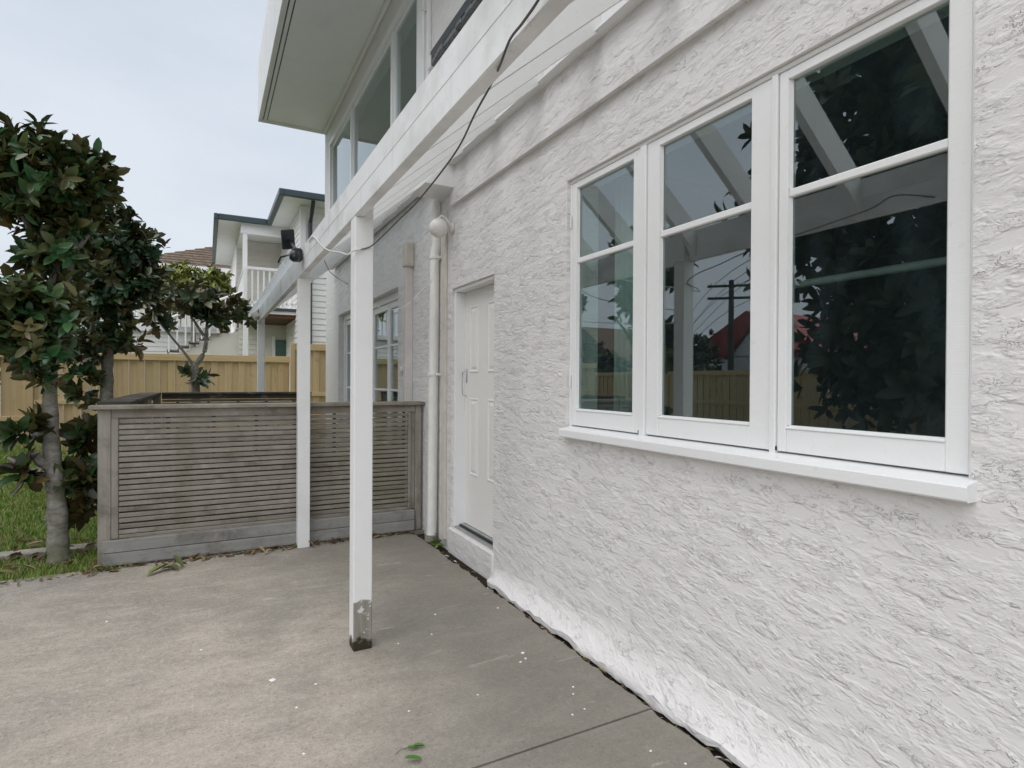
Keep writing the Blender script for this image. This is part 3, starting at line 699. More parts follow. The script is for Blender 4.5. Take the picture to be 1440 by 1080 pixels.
for k in range(7):
    o = obj('batten', bm_, sc); o.location = (-2.096+k*.3185, PY, 0); o.name = 'batten'
# its return along the lawn and the far side of the well
s2 = thing('side_screen', 'dark topped slatted screen running back along the lawn', 'screen')
B('cap_rail', 'dark_timber', s2, -2.60, -2.37, 5.60, 9.12, 1.205, 1.236, bev=.005)
B('top_rail', 'grey_timber_y', s2, -2.50, -2.46, 5.36, 9.10, 1.13, 1.204); B('bottom_rail', 'grey_timber_y', s2, -2.50, -2.46, 5.36, 9.10, .10, .19)
for y in (7.2, 9.03): B('post', 'grey_timber_v', s2, -2.459, -2.37, y, y+.085, -.03, 1.2045)
up_ = MB().bev(-2.495, -2.475, 0, .032, .1905, 1.1295, b=.003).mesh('slat', 'grey_timber_v')
for i in range(44):
    o = obj('slat', up_, s2); o.location.y = 5.40+i*.084
s3 = thing('rear_screen', 'dark topped slatted screen at the back of the sunken area', 'screen')
B('cap_rail', 'dark_timber', s3, -2.369, -.42, 9.16, 9.30, 1.205, 1.234, bev=.005); B('top_rail', 'dark_timber', s3, -2.369, -.42, 9.205, 9.245, 1.14, 1.2045)
B('post', 'grey_timber_v', s3, -.51, -.43, 9.19, 9.27, -.03, 1.2044)
ss = MB().bev(-2.369, -.511, 0, .018, 0, .034, b=.003).mesh('slat', 'grey_timber')
for i in range(23):
    o = obj('slat', ss, s3); o.location = (0, 9.246, .12+i*.0445)
for k in range(5): B('batten', 'dark_timber', s3, -2.2+k*.38, -2.165+k*.38, 9.265, 9.29, .1, 1.13)

# ------------------------------------------------------------------ timber boundary fences
FY = 13.6
ff = thing('timber_fence', 'new yellow pine paling fence along the back of the lawn', 'fence')
def palings(f, u0, u1, zt, z0, loc, mat='pine', wide=.15, axis=0, gap=.0):
    me = {}
    u = u0; i = 0
    while u < u1-.02:
        w = min((.15, .105, .145, .12)[i % 4], u1-u); k = round(w, 4)
        if (k, i % 2) not in me:
            d = 0 if i % 2 else .026
            q = MB()
            if axis == 0: q.bev(0, w-.003, d, d+.018, z0, zt, b=.003)
            else: q.bev(d, d+.018, 0, w-.003, z0, zt, b=.003)
            me[k, i % 2] = q.mesh('paling', mat)
        o = obj('paling', me[k, i % 2], f); o.location = (u, loc, rng.normal()*.004) if axis == 0 else (loc, u, rng.normal()*.004)
        u += w; i += 1
palings(ff, -5.0, -.2, 1.88, .04, FY+.03); palings(ff, -8.0, -5.0, 1.93, .70, FY+.05)
B('top_rail', 'pine_h', ff, -8.0, -.2, FY-.012, FY+.027, 1.79, 1.925); B('mid_rail', 'pine_h', ff, -4.66, -.2, FY-.005, FY+.027, .93, 1.01); B('bottom_rail', 'pine_h', ff, -8.0, -4.80, FY+.0, FY+.0485, .63, .72)
for x in (-6.5, -4.78, -2.6): B('post', 'pine', ff, x, x+.10, FY+.07, FY+.17, -.05, 1.9)
B('post', 'pine', ff, -4.80, -4.665, FY-.02, FY+.0265, -.05, 1.789)
fg = thing('fence_gate_panel', 'taller yellow pine fence panel beside the house corner', 'fence')
palings(fg, -.10, 1.5, 2.19, .03, FY-.05); B('top_rail', 'pine_h', fg, -.10, 1.5, FY-.092, FY-.052, 2.07, 2.215); B('mid_rail', 'pine_h', fg, .0, 1.5, FY-.085, FY-.052, 1.05, 1.14); B('post', 'pine', fg, -.195, -.105, FY-.09, FY+.0, -.04, 2.22)
sf = thing('street_fence', 'yellow pine paling fence along the street side of the garden', 'fence')
palings(sf, 4.0, 22.0, 1.74, .03, -12.0, axis=1); B('top_rail', 'pine_h', sf, -11.995+.035, -11.92, 4.0, 22.0, 1.62, 1.76); B('mid_rail', 'pine_h', sf, -11.96, -11.925, 4.0, 22.0, .75, .84)
for y in (6, 10, 14, 18): B('post', 'pine', sf, -12.12, -12.02, y, y+.1, -.08, 1.76)

# ------------------------------------------------------------------ foliage
LT = np.array([[0, 0, 0], [-.33, .20, .05], [0, .22, -.02], [.33, .20, .05], [-.46, .52, .05], [0, .54, -.04], [.46, .52, .05], [-.32, .82, 0.0], [0, .82, -.06], [.32, .82, 0.0], [0, 1.02, -.10]], float)
LF = np.array([[0, 2, 1], [0, 3, 2], [1, 2, 5], [1, 5, 4], [2, 3, 6], [2, 6, 5], [4, 5, 8], [4, 8, 7], [5, 6, 9], [5, 9, 8], [7, 8, 10], [8, 9, 10]])
def unit(v): return v/np.maximum(np.linalg.norm(v, axis=-1, keepdims=True), 1e-9)
def frames(pos, d, nrm, L, wr):
    """(n,11,3) leaf vertices: length direction d, face normal close to nrm"""
    d = unit(d); s = unit(np.cross(d, nrm)); n = np.cross(s, d)
    T = LT[None]*np.stack([L*wr, L, L*rng.uniform(.6, 2.0, len(L))], 1)[:, None, :]
    return pos[:, None]+T[..., 0:1]*s[:, None]+T[..., 1:2]*d[:, None]+T[..., 2:3]*n[:, None]
def rosettes(blobs, n_cl, per, L0, L1, wr=.50, shell=.55, tone=None, up=.55):
    """leaf rosettes on twig ends spread through ellipsoids; returns vertex blocks, colours, centre"""
    vol = np.array([b[3]*b[4]*b[5] for b in blobs])**.8; cnt = rng.multinomial(n_cl, vol/vol.sum())
    P = []; D = []
    for b, c in zip(blobs, cnt):
        v = unit(rng.normal(size=(c, 3))); r = (shell+(1-shell)*rng.uniform(0, 1, c)**.7)*(1+.20*rng.normal(size=c))
        P.append(np.array(b[:3])+v*r[:, None]*np.array(b[3:6])); D.append(unit(v*np.array([1, 1, .9])+np.array([0, 0, up])+rng.normal(size=(c, 3))*.45))
    P = np.concatenate(P); D = np.concatenate(D); n = len(P)
    a = np.tile(np.arange(per), n)*2.399+np.repeat(rng.uniform(0, 6.28, n), per); Pc = np.repeat(P, per, 0); Dc = np.repeat(D, per, 0)
    u = unit(np.cross(Dc, np.array([.31, .52, .79]))); w = np.cross(Dc, u)
    sp = rng.uniform(.35, 1.25, n*per); out = np.cos(a)[:, None]*u+np.sin(a)[:, None]*w
    d = Dc*np.cos(sp)[:, None]+out*np.sin(sp)[:, None]+np.array([0, 0, -.12])
    L = rng.uniform(L0, L1, n*per); pos = Pc-Dc*(np.tile(np.arange(per), n)*.012)[:, None]
    V = frames(pos, d, Dc-out*.15, L, wr*rng.uniform(.85, 1.15, n*per))
    base = np.array([.032, .098, .034]) if tone is None else np.array(tone[0]); alt = np.array([.20, .125, .045]) if tone is None else np.array(tone[1])
    k = np.repeat(np.clip(rng.normal(.14, .22, n), 0, .95), per)+rng.normal(0, .10, n*per); k = np.clip(k, 0, 1)[:, None]
    c = (base*(1-k)+alt*k)*rng.uniform(.65, 1.45, (n*per, 1))
    return V, c, P
def crown(name, parent, V, C, mat, singles=300):
    """nearest leaves become leaf objects (children of the crown), the rest one mesh"""
    n = len(V); ctr = V.mean(1); dist = np.linalg.norm(ctr-np.array(CAM), axis=1); order = np.argsort(dist)
    pick = order[:max(1, n//3)]; pick = rng.choice(pick, min(singles, len(pick)), replace=False) if singles else np.array([], int)
    rest = np.setdiff1d(np.arange(n), pick)
    k = (np.arange(len(rest))*11)[:, None, None]
    o = obj(name, np_mesh(name, V[rest].reshape(-1, 3), (LF[None]+k).reshape(-1, 3), mat, np.repeat(C[rest], 11, 0)), parent); o['kind'] = 'stuff'
    for i in pick:
        me = np_mesh('leaf', V[i]-V[i][0], LF, mat, np.repeat(C[i:i+1], 11, 0)); q = obj('leaf', me, o); q.location = V[i][0]
    return o
def limb(parent, pts, r0, r1, name='branch', n=9):
    P = spline(pts, 6); rs = [r0+(r1-r0)*i/(len(P)-1) for i in range(len(P))]
    rs = [r*(1+.07*math.sin(i*1.9+pts[0][0]*9)) for i, r in enumerate(rs)]
    return MB().tube(P, rs, n).build(name, 'bark', parent, True)

# magnolia beside the screen
T1 = thing('magnolia_tree', 'bushy bronze tinged magnolia tree beside the end of the slatted screen', 'tree', group=None)
limb(T1, [(-2.83, 5.58, -.04), (-2.84, 5.585, .06), (-2.85, 5.59, .45), (-2.885, 5.60, .9), (-2.895, 5.6, 1.4), (-2.88, 5.62, 2.0), (-2.85, 5.62, 2.7)], .082, .03, 'trunk', 12)
limb(T1, [(-2.90, 5.58, .74), (-2.955, 5.55, .80), (-2.97, 5.54, .86)], .04, .028, 'branch_stub', 8)
for e in ((-3.1, 5.5, 1.9), (-2.6, 5.55, 2.6), (-3.1, 5.6, 2.7), (-2.7, 5.9, 2.2)): limb(T1, [(-2.89, 5.6, 1.35+.25*(e[2]-1.5)), (.5*(-2.89+e[0]), .5*(5.6+e[1]), e[2]-.25), e], .03, .012)
bl = [(-2.95, 5.62, 2.93, .36, .38, .33), (-2.68, 5.6, 2.98, .22, .28, .22), (-2.75, 5.62, 2.70, .2, .24, .2), (-3.2, 5.6, 2.92, .26, .3, .26), (-2.86, 5.70, 2.42, .25, .26, .26), (-3.02, 5.48, 1.95, .30, .30, .24), (-2.95, 5.5, 1.66, .20, .22, .18), (-2.92, 5.52, 1.45, .10, .12, .10), (-3.2, 5.5, 1.75, .2, .2, .2)]
V, C, _ = rosettes(bl, 780, 7, .07, .15, shell=.42, up=.8)
su = [(-2.70, 5.70, .62, .13, .14, .16), (-2.66, 5.72, .98, .11, .12, .10), (-2.68, 5.70, .36, .10, .10, .12), (-3.02, 5.55, 1.02, .10, .10, .12), (-3.03, 5.55, .72, .09, .09, .08)]
V2, C2, _ = rosettes(su, 60, 6, .11, .19, tone=((.024, .055, .016), (.10, .05, .025)))
crown('crown', T1, np.concatenate([V, V2]), np.concatenate([C, C2]), 'leaf', 300)
# second magnolia further back
T2 = thing('magnolia_tree', 'dense dark magnolia tree standing behind the side screen cap', 'tree')
limb(T2, [(-2.80, 7.5, -.05), (-2.79, 7.5, .6), (-2.775, 7.5, 1.25), (-2.765, 7.5, 1.65), (-2.73, 7.5, 2.2), (-2.65, 7.5, 2.9)], .085, .03, 'trunk', 12)
limb(T2, [(-2.77, 7.5, 1.75), (-2.9, 7.45, 2.0), (-3.05, 7.4, 2.3)], .035, .012)
bl = [(-2.70, 7.5, 2.80, .34, .4, .30), (-2.92, 7.5, 2.55, .34, .4, .28), (-2.55, 7.5, 2.48, .28, .34, .24), (-2.80, 7.4, 2.22, .28, .3, .18), (-2.42, 7.5, 2.86, .15, .2, .18), (-2.70, 7.5, 3.12, .2, .25, .16), (-2.95, 7.4, 1.75, .2, .2, .2)]
V, C, _ = rosettes(bl, 560, 7, .07, .135, shell=.42, up=.7, tone=((.024, .074, .032), (.11, .08, .03)))
su = [(-2.62, 7.4, 1.78, .16, .15, .1), (-2.95, 7.4, 1.35, .14, .14, .2), (-2.66, 7.4, 2.02, .14, .14, .1)]
V2, C2, _ = rosettes(su, 40, 6, .10, .16); crown('crown', T2, np.concatenate([V, V2]), np.concatenate([C, C2]), 'leaf', 300)
# small open magnolia
T3 = thing('magnolia_tree', 'small sparse forked magnolia tree in front of the pine fence', 'tree')
f0 = (-2.0, 10.3, 1.62)
limb(T3, [(-1.97, 10.3, -.05), (-1.975, 10.3, .8), (-1.98, 10.3, 1.3), f0], .075, .062, 'trunk', 10)
tips = [((-1.86, 10.3, 1.85), (-1.83, 10.3, 2.2), (-1.80, 10.3, 2.75)), ((-2.15, 10.25, 1.85), (-2.35, 10.2, 2.12), (-2.62, 10.2, 2.5)), ((-1.87, 10.3, 2.1), (-2.05, 10.25, 2.4), (-2.35, 10.2, 2.85)), ((-1.84, 10.3, 2.2), (-1.6, 10.25, 2.45), (-1.25, 10.2, 2.36))]
for k, tp in enumerate(tips): limb(T3, [f0 if k < 2 else tp[0], tp[0] if k < 2 else ((tp[0][0]+tp[1][0])/2, tp[0][1], (tp[0][2]+tp[1][2])/2), *tp[1:]], .045 if k == 0 else .024, .010, 'branch', 8)
bl = [(-1.82, 10.3, 2.62, .36, .3, .24), (-2.2, 10.25, 2.70, .36, .3, .20), (-2.58, 10.2, 2.55, .24, .25, .2), (-1.5, 10.25, 2.55, .22, .22, .14), (-1.28, 10.2, 2.38, .18, .15, .08), (-2.5, 10.2, 2.25, .24, .2, .12), (-1.75, 10.25, 2.4, .2, .2, .16), (-1.98, 10.25, 1.45, .2, .2, .14)]
V, C, _ = rosettes(bl, 100, 7, .13, .21, tone=((.045, .085, .04), (.20, .13, .06))); crown('crown', T3, V, C, 'leaf', 300)

def bush(name, label, cat, blobs, n, per, L0, L1, tone, group=None, trunk=None, mat='leaf_soft', shell=.5, singles=0):
    t = thing(name, label, cat, group=group); V, C, _ = rosettes(blobs, n, per, L0, L1, .42, shell, tone); crown('crown', t, V, C, mat, singles)
    if trunk: limb(t, trunk[0], trunk[1], trunk[2], 'trunk')
    return t
G1 = ((.05, .085, .02), (.11, .13, .03)); G2 = ((.022, .04, .016), (.05, .06, .02))
bush('hedge', 'yellow green clipped hedge below the brown tiled roof', 'hedge', [(-2.1, 20.5, 4.25, .9, .5, .65), (-2.9, 20.5, 4.15, .6, .5, .7), (-1.55, 20.5, 4.2, .35, .45, .65)], 700, 7, .12, .26, ((.16, .19, .035), (.34, .33, .07)), trunk=([(-2.2, 20.6, -.09), (-2.2, 20.6, 2), (-2.2, 20.6, 3.5)], .12, .05))
bush('garden_shrub', 'leafy green shrub behind the fence at the edge of the lawn', 'shrub', [(-4.9, 14.8, 2.0, .7, .6, .7), (-4.1, 14.9, 2.2, .6, .6, .8), (-5.8, 14.9, 2.1, .8, .6, .8)], 420, 7, .12, .22, G1, trunk=([(-4.8, 14.9, -.09), (-4.8, 14.9, .8), (-4.8, 14.9, 1.8)], .06, .03))
# trees, pole and houses across the street (they show in the panes)
bush('street_tree', 'huge dark evergreen tree at the garden side of the street', 'tree', [(-10.3, 6.4, 8.5, 3.2, 2.0, 3.6), (-10.2, 6.8, 5.0, 2.6, 2.3, 2.8), (-10.0, 5.6, 2.6, 2.0, 2.2, 2.3), (-11.0, 7.6, 9.6, 2.4, 1.6, 2.4), (-9.8, 3.4, 7.5, 2.4, 2.6, 4.5), (-9.9, 7.3, 1.7, 1.2, 1.0, 1.5)], 2600, 6, .25, .5, G2, trunk=([(-10.4, 6, -.09), (-10.3, 6, 3), (-10.3, 6.2, 8)], .35, .15), mat='leaf_soft', shell=.35)
bush('street_tree', 'round green tree beside the red roofed house', 'tree', [(-22, 25.0, 2.2, 2.2, 2.0, 1.7), (-24, 20.2, 4.2, .8, .8, 1.0)], 600, 6, .3, .55, G2, trunk=([(-22, 23, -.09), (-22, 23, 1), (-22, 23, 2.4)], .2, .12))
bush('street_tree', 'leafy tree overhanging the street fence posts', 'tree', [(-9.2, 8.8, 4.7, .7, .5, .45), (-9.0, 8.3, 5.0, .8, .6, .6)], 170, 6, .15, .28, G2, trunk=([(-9.0, 8.3, -.02), (-9.0, 8.35, 2), (-9.1, 8.6, 4.2)], .10, .05))
bush('street_tree', 'dark shrubby tree far along the street fence', 'tree', [(-16, 23.5, 1.7, 1.2, 1.4, 1.0), (-17, 28, 2.4, 1.6, 2, 1.3)], 420, 6, .3, .5, G2, trunk=([(-16, 22.5, -.09), (-16, 22.5, 1), (-16, 22.5, 2.2)], .15, .1))
up1 = thing('utility_pole', 'dark wooden power pole with crossarms beyond the street fence', 'pole')
ux, uy = -19.0, 18.5
MB().tube([(ux, uy, -.1), (ux, uy, 6.0)], [.15, .11], 12).build('shaft', 'pole_wood', up1, True)
for zz in (5.75, 5.2): MB().tube([(ux-.75, uy-.7, zz), (ux+.75, uy+.7, zz)], .06, 8).build('crossarm', 'pole_wood', up1)
for k in range(4):
    t = -.9+.6*k; MB().lathe([(.02, 0), (.035, .03), (.02, .11)], (ux+.7*t, uy+.65*t, 5.80), 2, 8).build('insulator', 'plastic', up1, True)
for k in range(5):
    zz = (5.9, 5.9, 5.9, 5.3, 4.7)[k]; off = (-.45, 0, .45, .3, 0)[k]
    pts = [(ux-30+off, uy+38+off, zz+.5), (ux-15+off, uy+19+off, zz-.8), (ux+off, uy+off, zz), (ux+9+off, uy-13+off, zz-.5), (ux+18+off, uy-26+off, zz+.3)]
    tag(MB().tube(spline(pts, 6), .014, 5).build('power_line', 'black'), 'black overhead power line strung from the wooden pole', 'wire', 'overhead lines on the wooden pole')

# ------------------------------------------------------------------ neighbouring houses
def lap_wall(b, axis, c, u0, u1, z0, z1, sgn, p=.15):
    """weatherboards: sawtooth profile on plane axis=c facing sgn"""
    n = max(1, int(round((z1-z0)/p))); h = (z1-z0)/n
    for i in range(n):
        za = z0+i*h; pr = [(0, za), (sgn*.022, za), (sgn*.004, za+h), (0, za+h)]
        pts = [(c+d, z) for d, z in pr]
        if axis == 1: b.prism([(d, z) for d, z in pts], 0, u0, u1)
        else: b.prism([(d, z) for d, z in pts], 1, u0, u1)
    return b
nb = thing('neighbour_house', 'white weatherboard house with dark gutters behind the pine fence', 'house')
ZE = 5.85
# right block
w = MB().box(.30, 9, 15.55, 27, 0, ZE+.1); w.build('wall_core', 'board_white', nb)
lap_wall(MB(), 1, 15.549, .42, 9, 1.2, ZE-.02, -1).build('weatherboards', 'board_white', nb); lap_wall(MB(), 0, .299, 15.66, 20.3, 1.2, ZE-.02, -1).build('weatherboards', 'board_white', nb)
B('corner_board', 'paint_clean', nb, .26, .415, 15.515, 15.655, 0, ZE-.01)
MB().box(-.18, 9.2, 14.93, 18.12, ZE, ZE+.035).build('soffit', 'soffit', nb)
def gutter(x0, x1, y0, y1): B('gutter', 'gutter', nb, x0, x1, y0, y1, ZE-.02, ZE+.14, bev=.015)
gutter(-.20, 9.2, 14.82, 14.93); gutter(-.31, -.1805, 14.82, 18.0); gutter(-1.55, -.311, 17.9, 18.0); gutter(-1.66, -1.5505, 17.9, 25.2)
r = MB(); r.add([(-.25, 14.88, ZE+.12), (9.2, 14.88, ZE+.12), (9.2, 20, ZE+1.5), (3.5, 20, ZE+1.5), (-.25, 18, ZE+.12), (9.2, 25, ZE+.12), (-1.6, 25.2, ZE+.12), (-1.6, 17.95, ZE+.12), (.5, 20.5, ZE+.75)], [(0, 1, 2, 3), (0, 3, 8, 4), (4, 8, 7), (7, 8, 6), (8, 3, 2, 5, 6)]); o = r.build('roof', 'tin_grey', nb); md = o.modifiers.new('s', 'SOLIDIFY'); md.thickness = .04
MB().tube([(.50, 15.0, ZE-.02), (.50, 15.2, ZE-.22), (.50, 15.46, ZE-.45), (.50, 15.46, .2)], .05, 10).build('downpipe', 'gutter', nb, True)
# porch block
MB().box(-1.54, -.185, 18.01, 25.1, ZE, ZE+.035).build('soffit', 'soffit', nb); MB().box(-.184, .30, 18.125, 20.3, ZE-.002, ZE+.03).build('porch_ceiling', 'soffit', nb)
lap_wall(MB(), 1, 20.3, -1.0, .299, 3.3, ZE-.02, -1).build('weatherboards', 'board_cream', nb)
MB().box(-1.0, .299, 20.301, 25, 3.0, ZE-.01).build('wall_core', 'board_white', nb)
B('porch_beam', 'paint_clean', nb, -.98, -.86, 18.05, 20.27, ZE-.30, ZE-.005); B('porch_beam', 'paint_clean', nb, -.859, .299, 18.05, 18.17, ZE-.30, ZE-.005)
B('porch_post', 'paint_clean', nb, -.93, -.81, 18.05, 18.17, 3.3, ZE-.305)
B('deck', 'paint_clean', nb, -1.0, .299, 16.45, 20.27, 3.14, 3.295); MB().box(-.98, .295, 16.5, 20.25, 3.05, 3.138).build('deck_joists', 'deck_under', nb)
B('deck_edge', 'gutter', nb, -1.03, .299, 16.40, 16.449, 3.22, 3.30)
dk = MB()
B('rail', 'paint_clean', nb, -.99, -.91, 16.5, 20.2, 4.28, 4.35); B('rail', 'paint_clean', nb, -.909, .29, 16.5, 16.58, 4.28, 4.35); B('rail', 'paint_clean', nb, -.909, .29, 16.52, 16.56, 3.40, 3.46)
B('newel', 'paint_clean', nb, -.99, -.90, 16.49, 16.585, 3.30, 4.279)
bmv = MB().bev(-.02, .02, -.02, .02, 3.30, 4.279, b=.003).mesh('baluster', 'paint_clean')
for i in range(8): o = obj('baluster', bmv, nb); o.location = (-.78+i*.14, 16.54, 0)
for i in range(28): o = obj('baluster', bmv, nb); o.location = (-.95, 16.68+i*.125, 0)
# under the deck
lap_wall(MB(), 1, 18.6, -1.0, .299, .2, 3.04, -1).build('weatherboards', 'board_cream', nb); B('door', 'green_door', nb, -.02, .28, 18.54, 18.575, .2, 2.6); B('deck_post', 'paint_clean', nb, -.99, -.87, 16.55, 16.67, 0, 3.139)
B('door_frame', 'paint_clean', nb, -.10, -.021, 18.53, 18.576, .2, 2.7)
# stair and lower deck to its left
MB().box(-1.75, -1.001, 18.7, 20.2, 0, 2.75).build('stair_wall', 'board_cream', nb)
MB().prism([(-1.0, 0), (-3.3, 0), (-3.3, 1.75), (-1.0, 2.85)], 1, 18.72, 18.9).build('stair_side', 'board_cream', nb)
for i in range(8):
    x = -1.25-i*.26; z = 2.86-i*.125
    B('tread', 'grey_timber', nb, x-.26, x+.01, 18.62, 19.6, z-.05, z, bev=.006); B('riser', 'board_white', nb, x-.262, x-.245, 18.64, 19.6, z-.124, z-.051, bev=.003)
q = MB().tube([(-.95, 18.6, 3.95), (-2.9, 18.6, 3.02)], .035, 8); q.build('handrail', 'paint_clean', nb, True)
for i in range(9):
    x = -1.15-i*.2; zt_ = 3.95+(x+.95)*.477; B('stair_baluster', 'paint_clean', nb, x-.018, x+.018, 18.58, 18.62, 2.9+(x+1.2)*.48, zt_-.01)
lap_wall(MB(), 1, 21.0, -8.5, -1.76, .2, 2.86, -1).build('weatherboards', 'board_white', nb); MB().box(-8.5, -1.76, 21.001, 23.8, .0, 2.9).build('skirt_core', 'board_white', nb)
B('deck_edge', 'paint_clean', nb, -8.5, -1.2, 20.85, 20.999, 2.88, 3.05); B('rail', 'paint_clean', nb, -8.5, -1.2, 20.9, 20.97, 3.86, 3.93)
for i in range(48): o = obj('baluster', bmv, nb); o.location = (-8.4+i*.15, 20.93, -.25); o.scale = (1, 1, 1); o.scale.z = .97

bh = thing('tiled_house', 'house with brown tiled hip roof beyond the hedge', 'house')
MB().box(-4.6, 15, 31, 40, 0, 6.2).build('wall', 'board_cream', bh)
rt_ = MB(); zr0, zr1 = 6.55, 9.9
# stepped tile courses
for i in range(22):
    t0, t1 = i/22, (i+1)/22
    x0_, x1_ = -5.2+9*t0, 16-3*t0; x0b, x1b = -5.2+9*t1, 16-3*t1
    ya, yb = 30.4+4.4*t0, 30.4+4.4*t1; za, zb_ = zr0+(zr1-zr0)*t0, zr0+(zr1-zr0)*t1
    rt_.add([(x0_, ya, za), (x1_, ya, za), (x1b, yb, zb_), (x0b, yb, zb_), (x0_, ya, za+.07), (x1_, ya, za+.07), (x1b, yb, zb_+.03), (x0b, yb, zb_+.03)], [(0, 1, 5, 4), (4, 5, 6, 7), (0, 4, 7, 3), (1, 2, 6, 5), (3, 7, 6, 2), (0, 3, 2, 1)])
rt_.build('roof', 'tile_brown', bh); B('fascia', 'paint_clean', bh, -5.25, 16, 30.3, 30.395, 6.38, 6.60)

rh = thing('red_roof_house', 'white gabled house with red roof across the street', 'house')
hx, hy = -27., 23.2
MB().box(hx-8, hx, hy-4, hy+6, -.09, 3.0).build('wall', 'board_white', rh)
MB().prism([(hy-4.4, 2.95), (hy+6.4, 2.95), (hy+1, 5.7)], 0, hx-8.3, hx+.3).build('roof', 'tile_red', rh)
MB().prism([(hy-3, 2.9), (hy+.6, 2.9), (hy-1.2, 4.7)], 0, hx+.301, hx+2).build('gable', 'board_white', rh)
for s in (-1, 1): MB().prism([(hy-1.2, 4.95), (hy-1.2, 4.72), (hy-1.2+s*2.0, 2.72), (hy-1.2+s*2.0, 2.95)], 0, hx+.30, hx+2.3).build('gable_roof', 'tile_red', rh)
MB().box(hx+.001, hx+1.9, hy-2.9, hy+.5, -.09, 2.9).build('porch_wall', 'board_white', rh); B('door', m_plain('blue_door', (.03, .06, .16)), rh, hx+1.9, hx+1.95, hy-1.5, hy-.6, 0, 2.1); B('window', 'flashing', rh, hx+1.9, hx+1.94, hy-2.6, hy-1.8, 1.0, 2.0)
bh2 = thing('grey_roof_house', 'low house with brown grey gable roof across the street', 'house')
MB().box(-32, -24, 33, 41, -.09, 2.9).build('wall', 'board_cream', bh2); MB().prism([(32.4, 2.85), (41.6, 2.85), (37, 5.6)], 0, -32.4, -23.6).build('roof', 'tile_brown', bh2)

# ------------------------------------------------------------------ leaves and flakes on the concrete
def flat_leaf(x, y, ang, L, col, name='leaf', parent=None, tilt=.12, z=.006, wr=.38):
    d = np.array([[math.cos(ang), math.sin(ang), rng.normal()*tilt]]); V = frames(np.array([[0., 0, 0]]), d, np.array([[rng.normal()*tilt, rng.normal()*tilt, 1.]]), np.array([L]), np.array([wr]))[0]
    V[:, 2] -= V[:, 2].min(); o = obj(name, np_mesh('leaf', V, LF, 'litter', np.tile(np.array([col]), (11, 1))), parent); o.location = (x, y, z); return o
GR = (.06, .17, .025)
sp = thing('leaf_sprig', 'small fresh green three leaf sprig lying on the bare concrete', 'sprig')
for (a_, b_) in (((571, 1051), (588, 1051)), ((579, 1049), (598, 1048)), ((568, 1070), (594, 1066))):
    p0, p1 = at(*a_, 2, .01), at(*b_, 2, .01); d = p1-p0; flat_leaf(p0.x, p0.y, math.atan2(d.y, d.x), d.length, GR, 'leaf', sp, wr=.42)
p0, p1 = at(556, 1060, 2, .004), at(572, 1052, 2, .006); MB().tube([p0, (p0+p1)/2+Vector((0, .01, .002)), p1], .002, 6).build('stem', 'bark', sp)
sp = thing('leaf_sprig', 'wilted yellow green leaf cluster in front of the base boards', 'sprig')
for k in range(7):
    p0 = at(236+k*2.5, 799-.4*k, 2, .01); a_ = (3.9, 4.5, 5.2, 5.8, 3.2, .5, 2.4)[k]; flat_leaf(p0.x, p0.y, a_, (.17, .10, .11, .12, .09, .08, .08)[k], ((.20, .25, .06) if k < 2 else (.11, .13, .04)), 'leaf', sp, .35)
for (x, y), nm in (((948, 1020), 'yellow green leaf caught in the gap beside the control joint'), ((851, 944), 'small olive leaf caught in the wall gap above the joint')):
    p0 = at(x, y, 2, -.004); o = flat_leaf(p0.x, p0.y, 2.0, .05, (.22, .24, .03), 'fallen_leaf', None, .2, z=-.012); tag(o, nm, 'leaf')
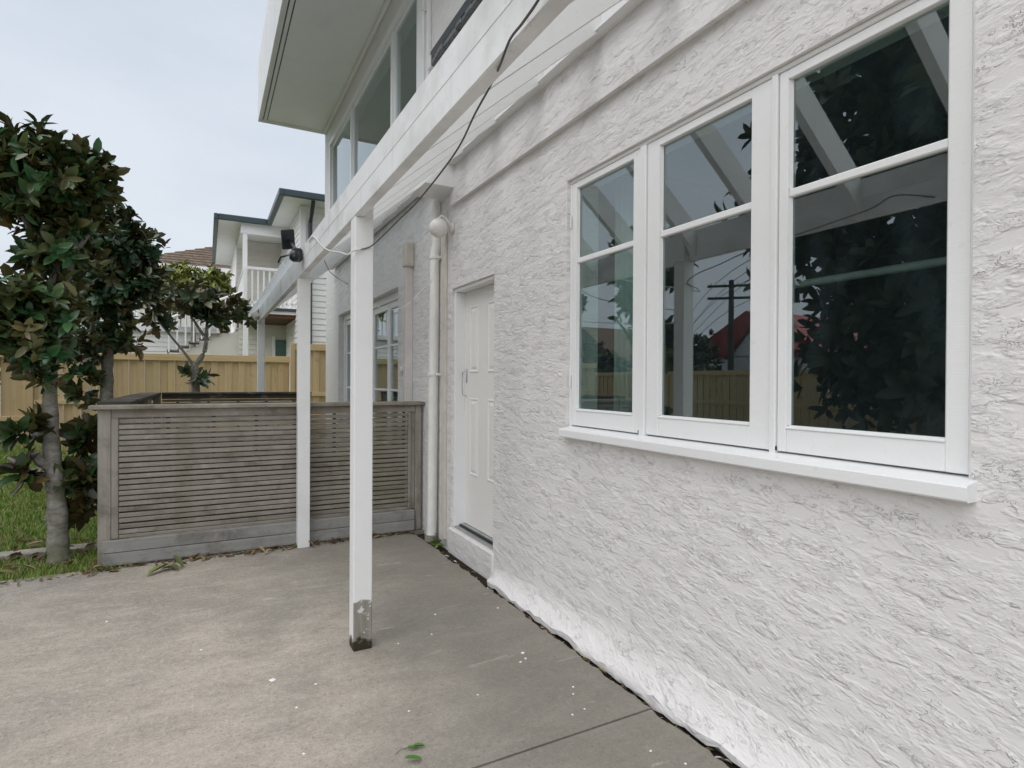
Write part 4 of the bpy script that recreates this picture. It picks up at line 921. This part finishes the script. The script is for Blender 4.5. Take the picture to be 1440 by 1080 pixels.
def litter():
    Vs = []; Cs = []
    def put(n, fx, fy, L0, L1, cols, z=.002):
        for i in range(n):
            a = rng.uniform(0, 6.28); d = np.array([[math.cos(a), math.sin(a), rng.normal()*.25]])
            v = frames(np.array([[fx(), fy(), z]]), d, np.array([[rng.normal()*.4, rng.normal()*.4, 1.]]), np.array([rng.uniform(L0, L1)]), np.array([.36]))[0]
            v[:, 2] += max(0, z-v[:, 2].min()); Vs.append(v); Cs.append(np.array(cols[rng.integers(len(cols))])*rng.uniform(.6, 1.2))
    br = [(.16, .09, .045), (.22, .13, .07), (.10, .06, .035), (.26, .20, .11), (.12, .13, .04)]
    put(260, lambda: rng.uniform(-2.6, -.15), lambda: 5.205+abs(rng.normal())*-.035, .02, .085, br)
    put(120, lambda: rng.uniform(-4.2, -2.45), lambda: 5.16+rng.normal()*.045, .02, .07, br+[(.30, .27, .12)])
    put(70, lambda: rng.uniform(-3.4, -2.6), lambda: rng.uniform(5.3, 6.3), .04, .13, br, .02)
    put(420, lambda: -.10+rng.normal()*.012, lambda: rng.uniform(.4, 4.7), .012, .045, br+[(.5, .5, .48), (.07, .05, .035)], -.03)
    V = np.array(Vs); k = (np.arange(len(V))*11)[:, None, None]
    return tag(obj('leaf_litter', np_mesh('leaf_litter', V.reshape(-1, 3), (LF[None]+k).reshape(-1, 3), 'litter', np.repeat(np.array(Cs), 11, 0))), 'brown dry leaf litter gathered along the screen foot', 'leaves', kind='stuff')
litter()
wd = thing('weed', 'small green weed growing beside the foot of the downpipe', 'weed')
V, C, _ = rosettes([(-.085, 4.68, .035, .03, .05, .03)], 9, 5, .03, .06, tone=((.06, .12, .02), (.16, .17, .03)))
crown('foliage', wd, V, C, 'leaf_soft', 0)
# paint flakes
fk = [MB().add([(-.5, -.3, .0), (.4, -.45, 0), (.5, .3, .0), (-.3, .45, .0), (-.4, -.25, .09), (.3, -.35, .1), (.4, .25, .08), (-.25, .35, .1)], [(0, 3, 2, 1), (4, 5, 6, 7), (0, 1, 5, 4), (1, 2, 6, 5), (2, 3, 7, 6), (3, 0, 4, 7)]).mesh('paint_flake', 'paint_clean')]
spots = [(383, 956, 14), (444, 962, 5), (417, 995, 6), (427, 1060, 7), (735, 918, 8), (739, 926, 7), (732, 931, 6), (612, 864, 6), (672, 977, 5), (806, 966, 6), (806, 976, 5), (822, 997, 5), (805, 1005, 5), (915, 1056, 6), (521, 863, 6), (607, 892, 5), (150, 874, 5), (283, 914, 5), (575, 1000, 5), (964, 1074, 6), (700, 855, 6), (560, 905, 4)]
for i, (x, y, s) in enumerate(spots):
    p0 = at(x, y, 2, .001); dpt = (p0-CAM).length; o = obj('paint_flake', fk[0]); k = .55*s*dpt/F_PX
    o.location = p0; o.scale = (k, k*rng.uniform(.8, 1.4), .02); o.rotation_euler.z = rng.uniform(0, 6.28); tag(o, 'tiny white paint flake lying on the concrete terrace', 'flake', 'paint flakes scattered on the concrete')
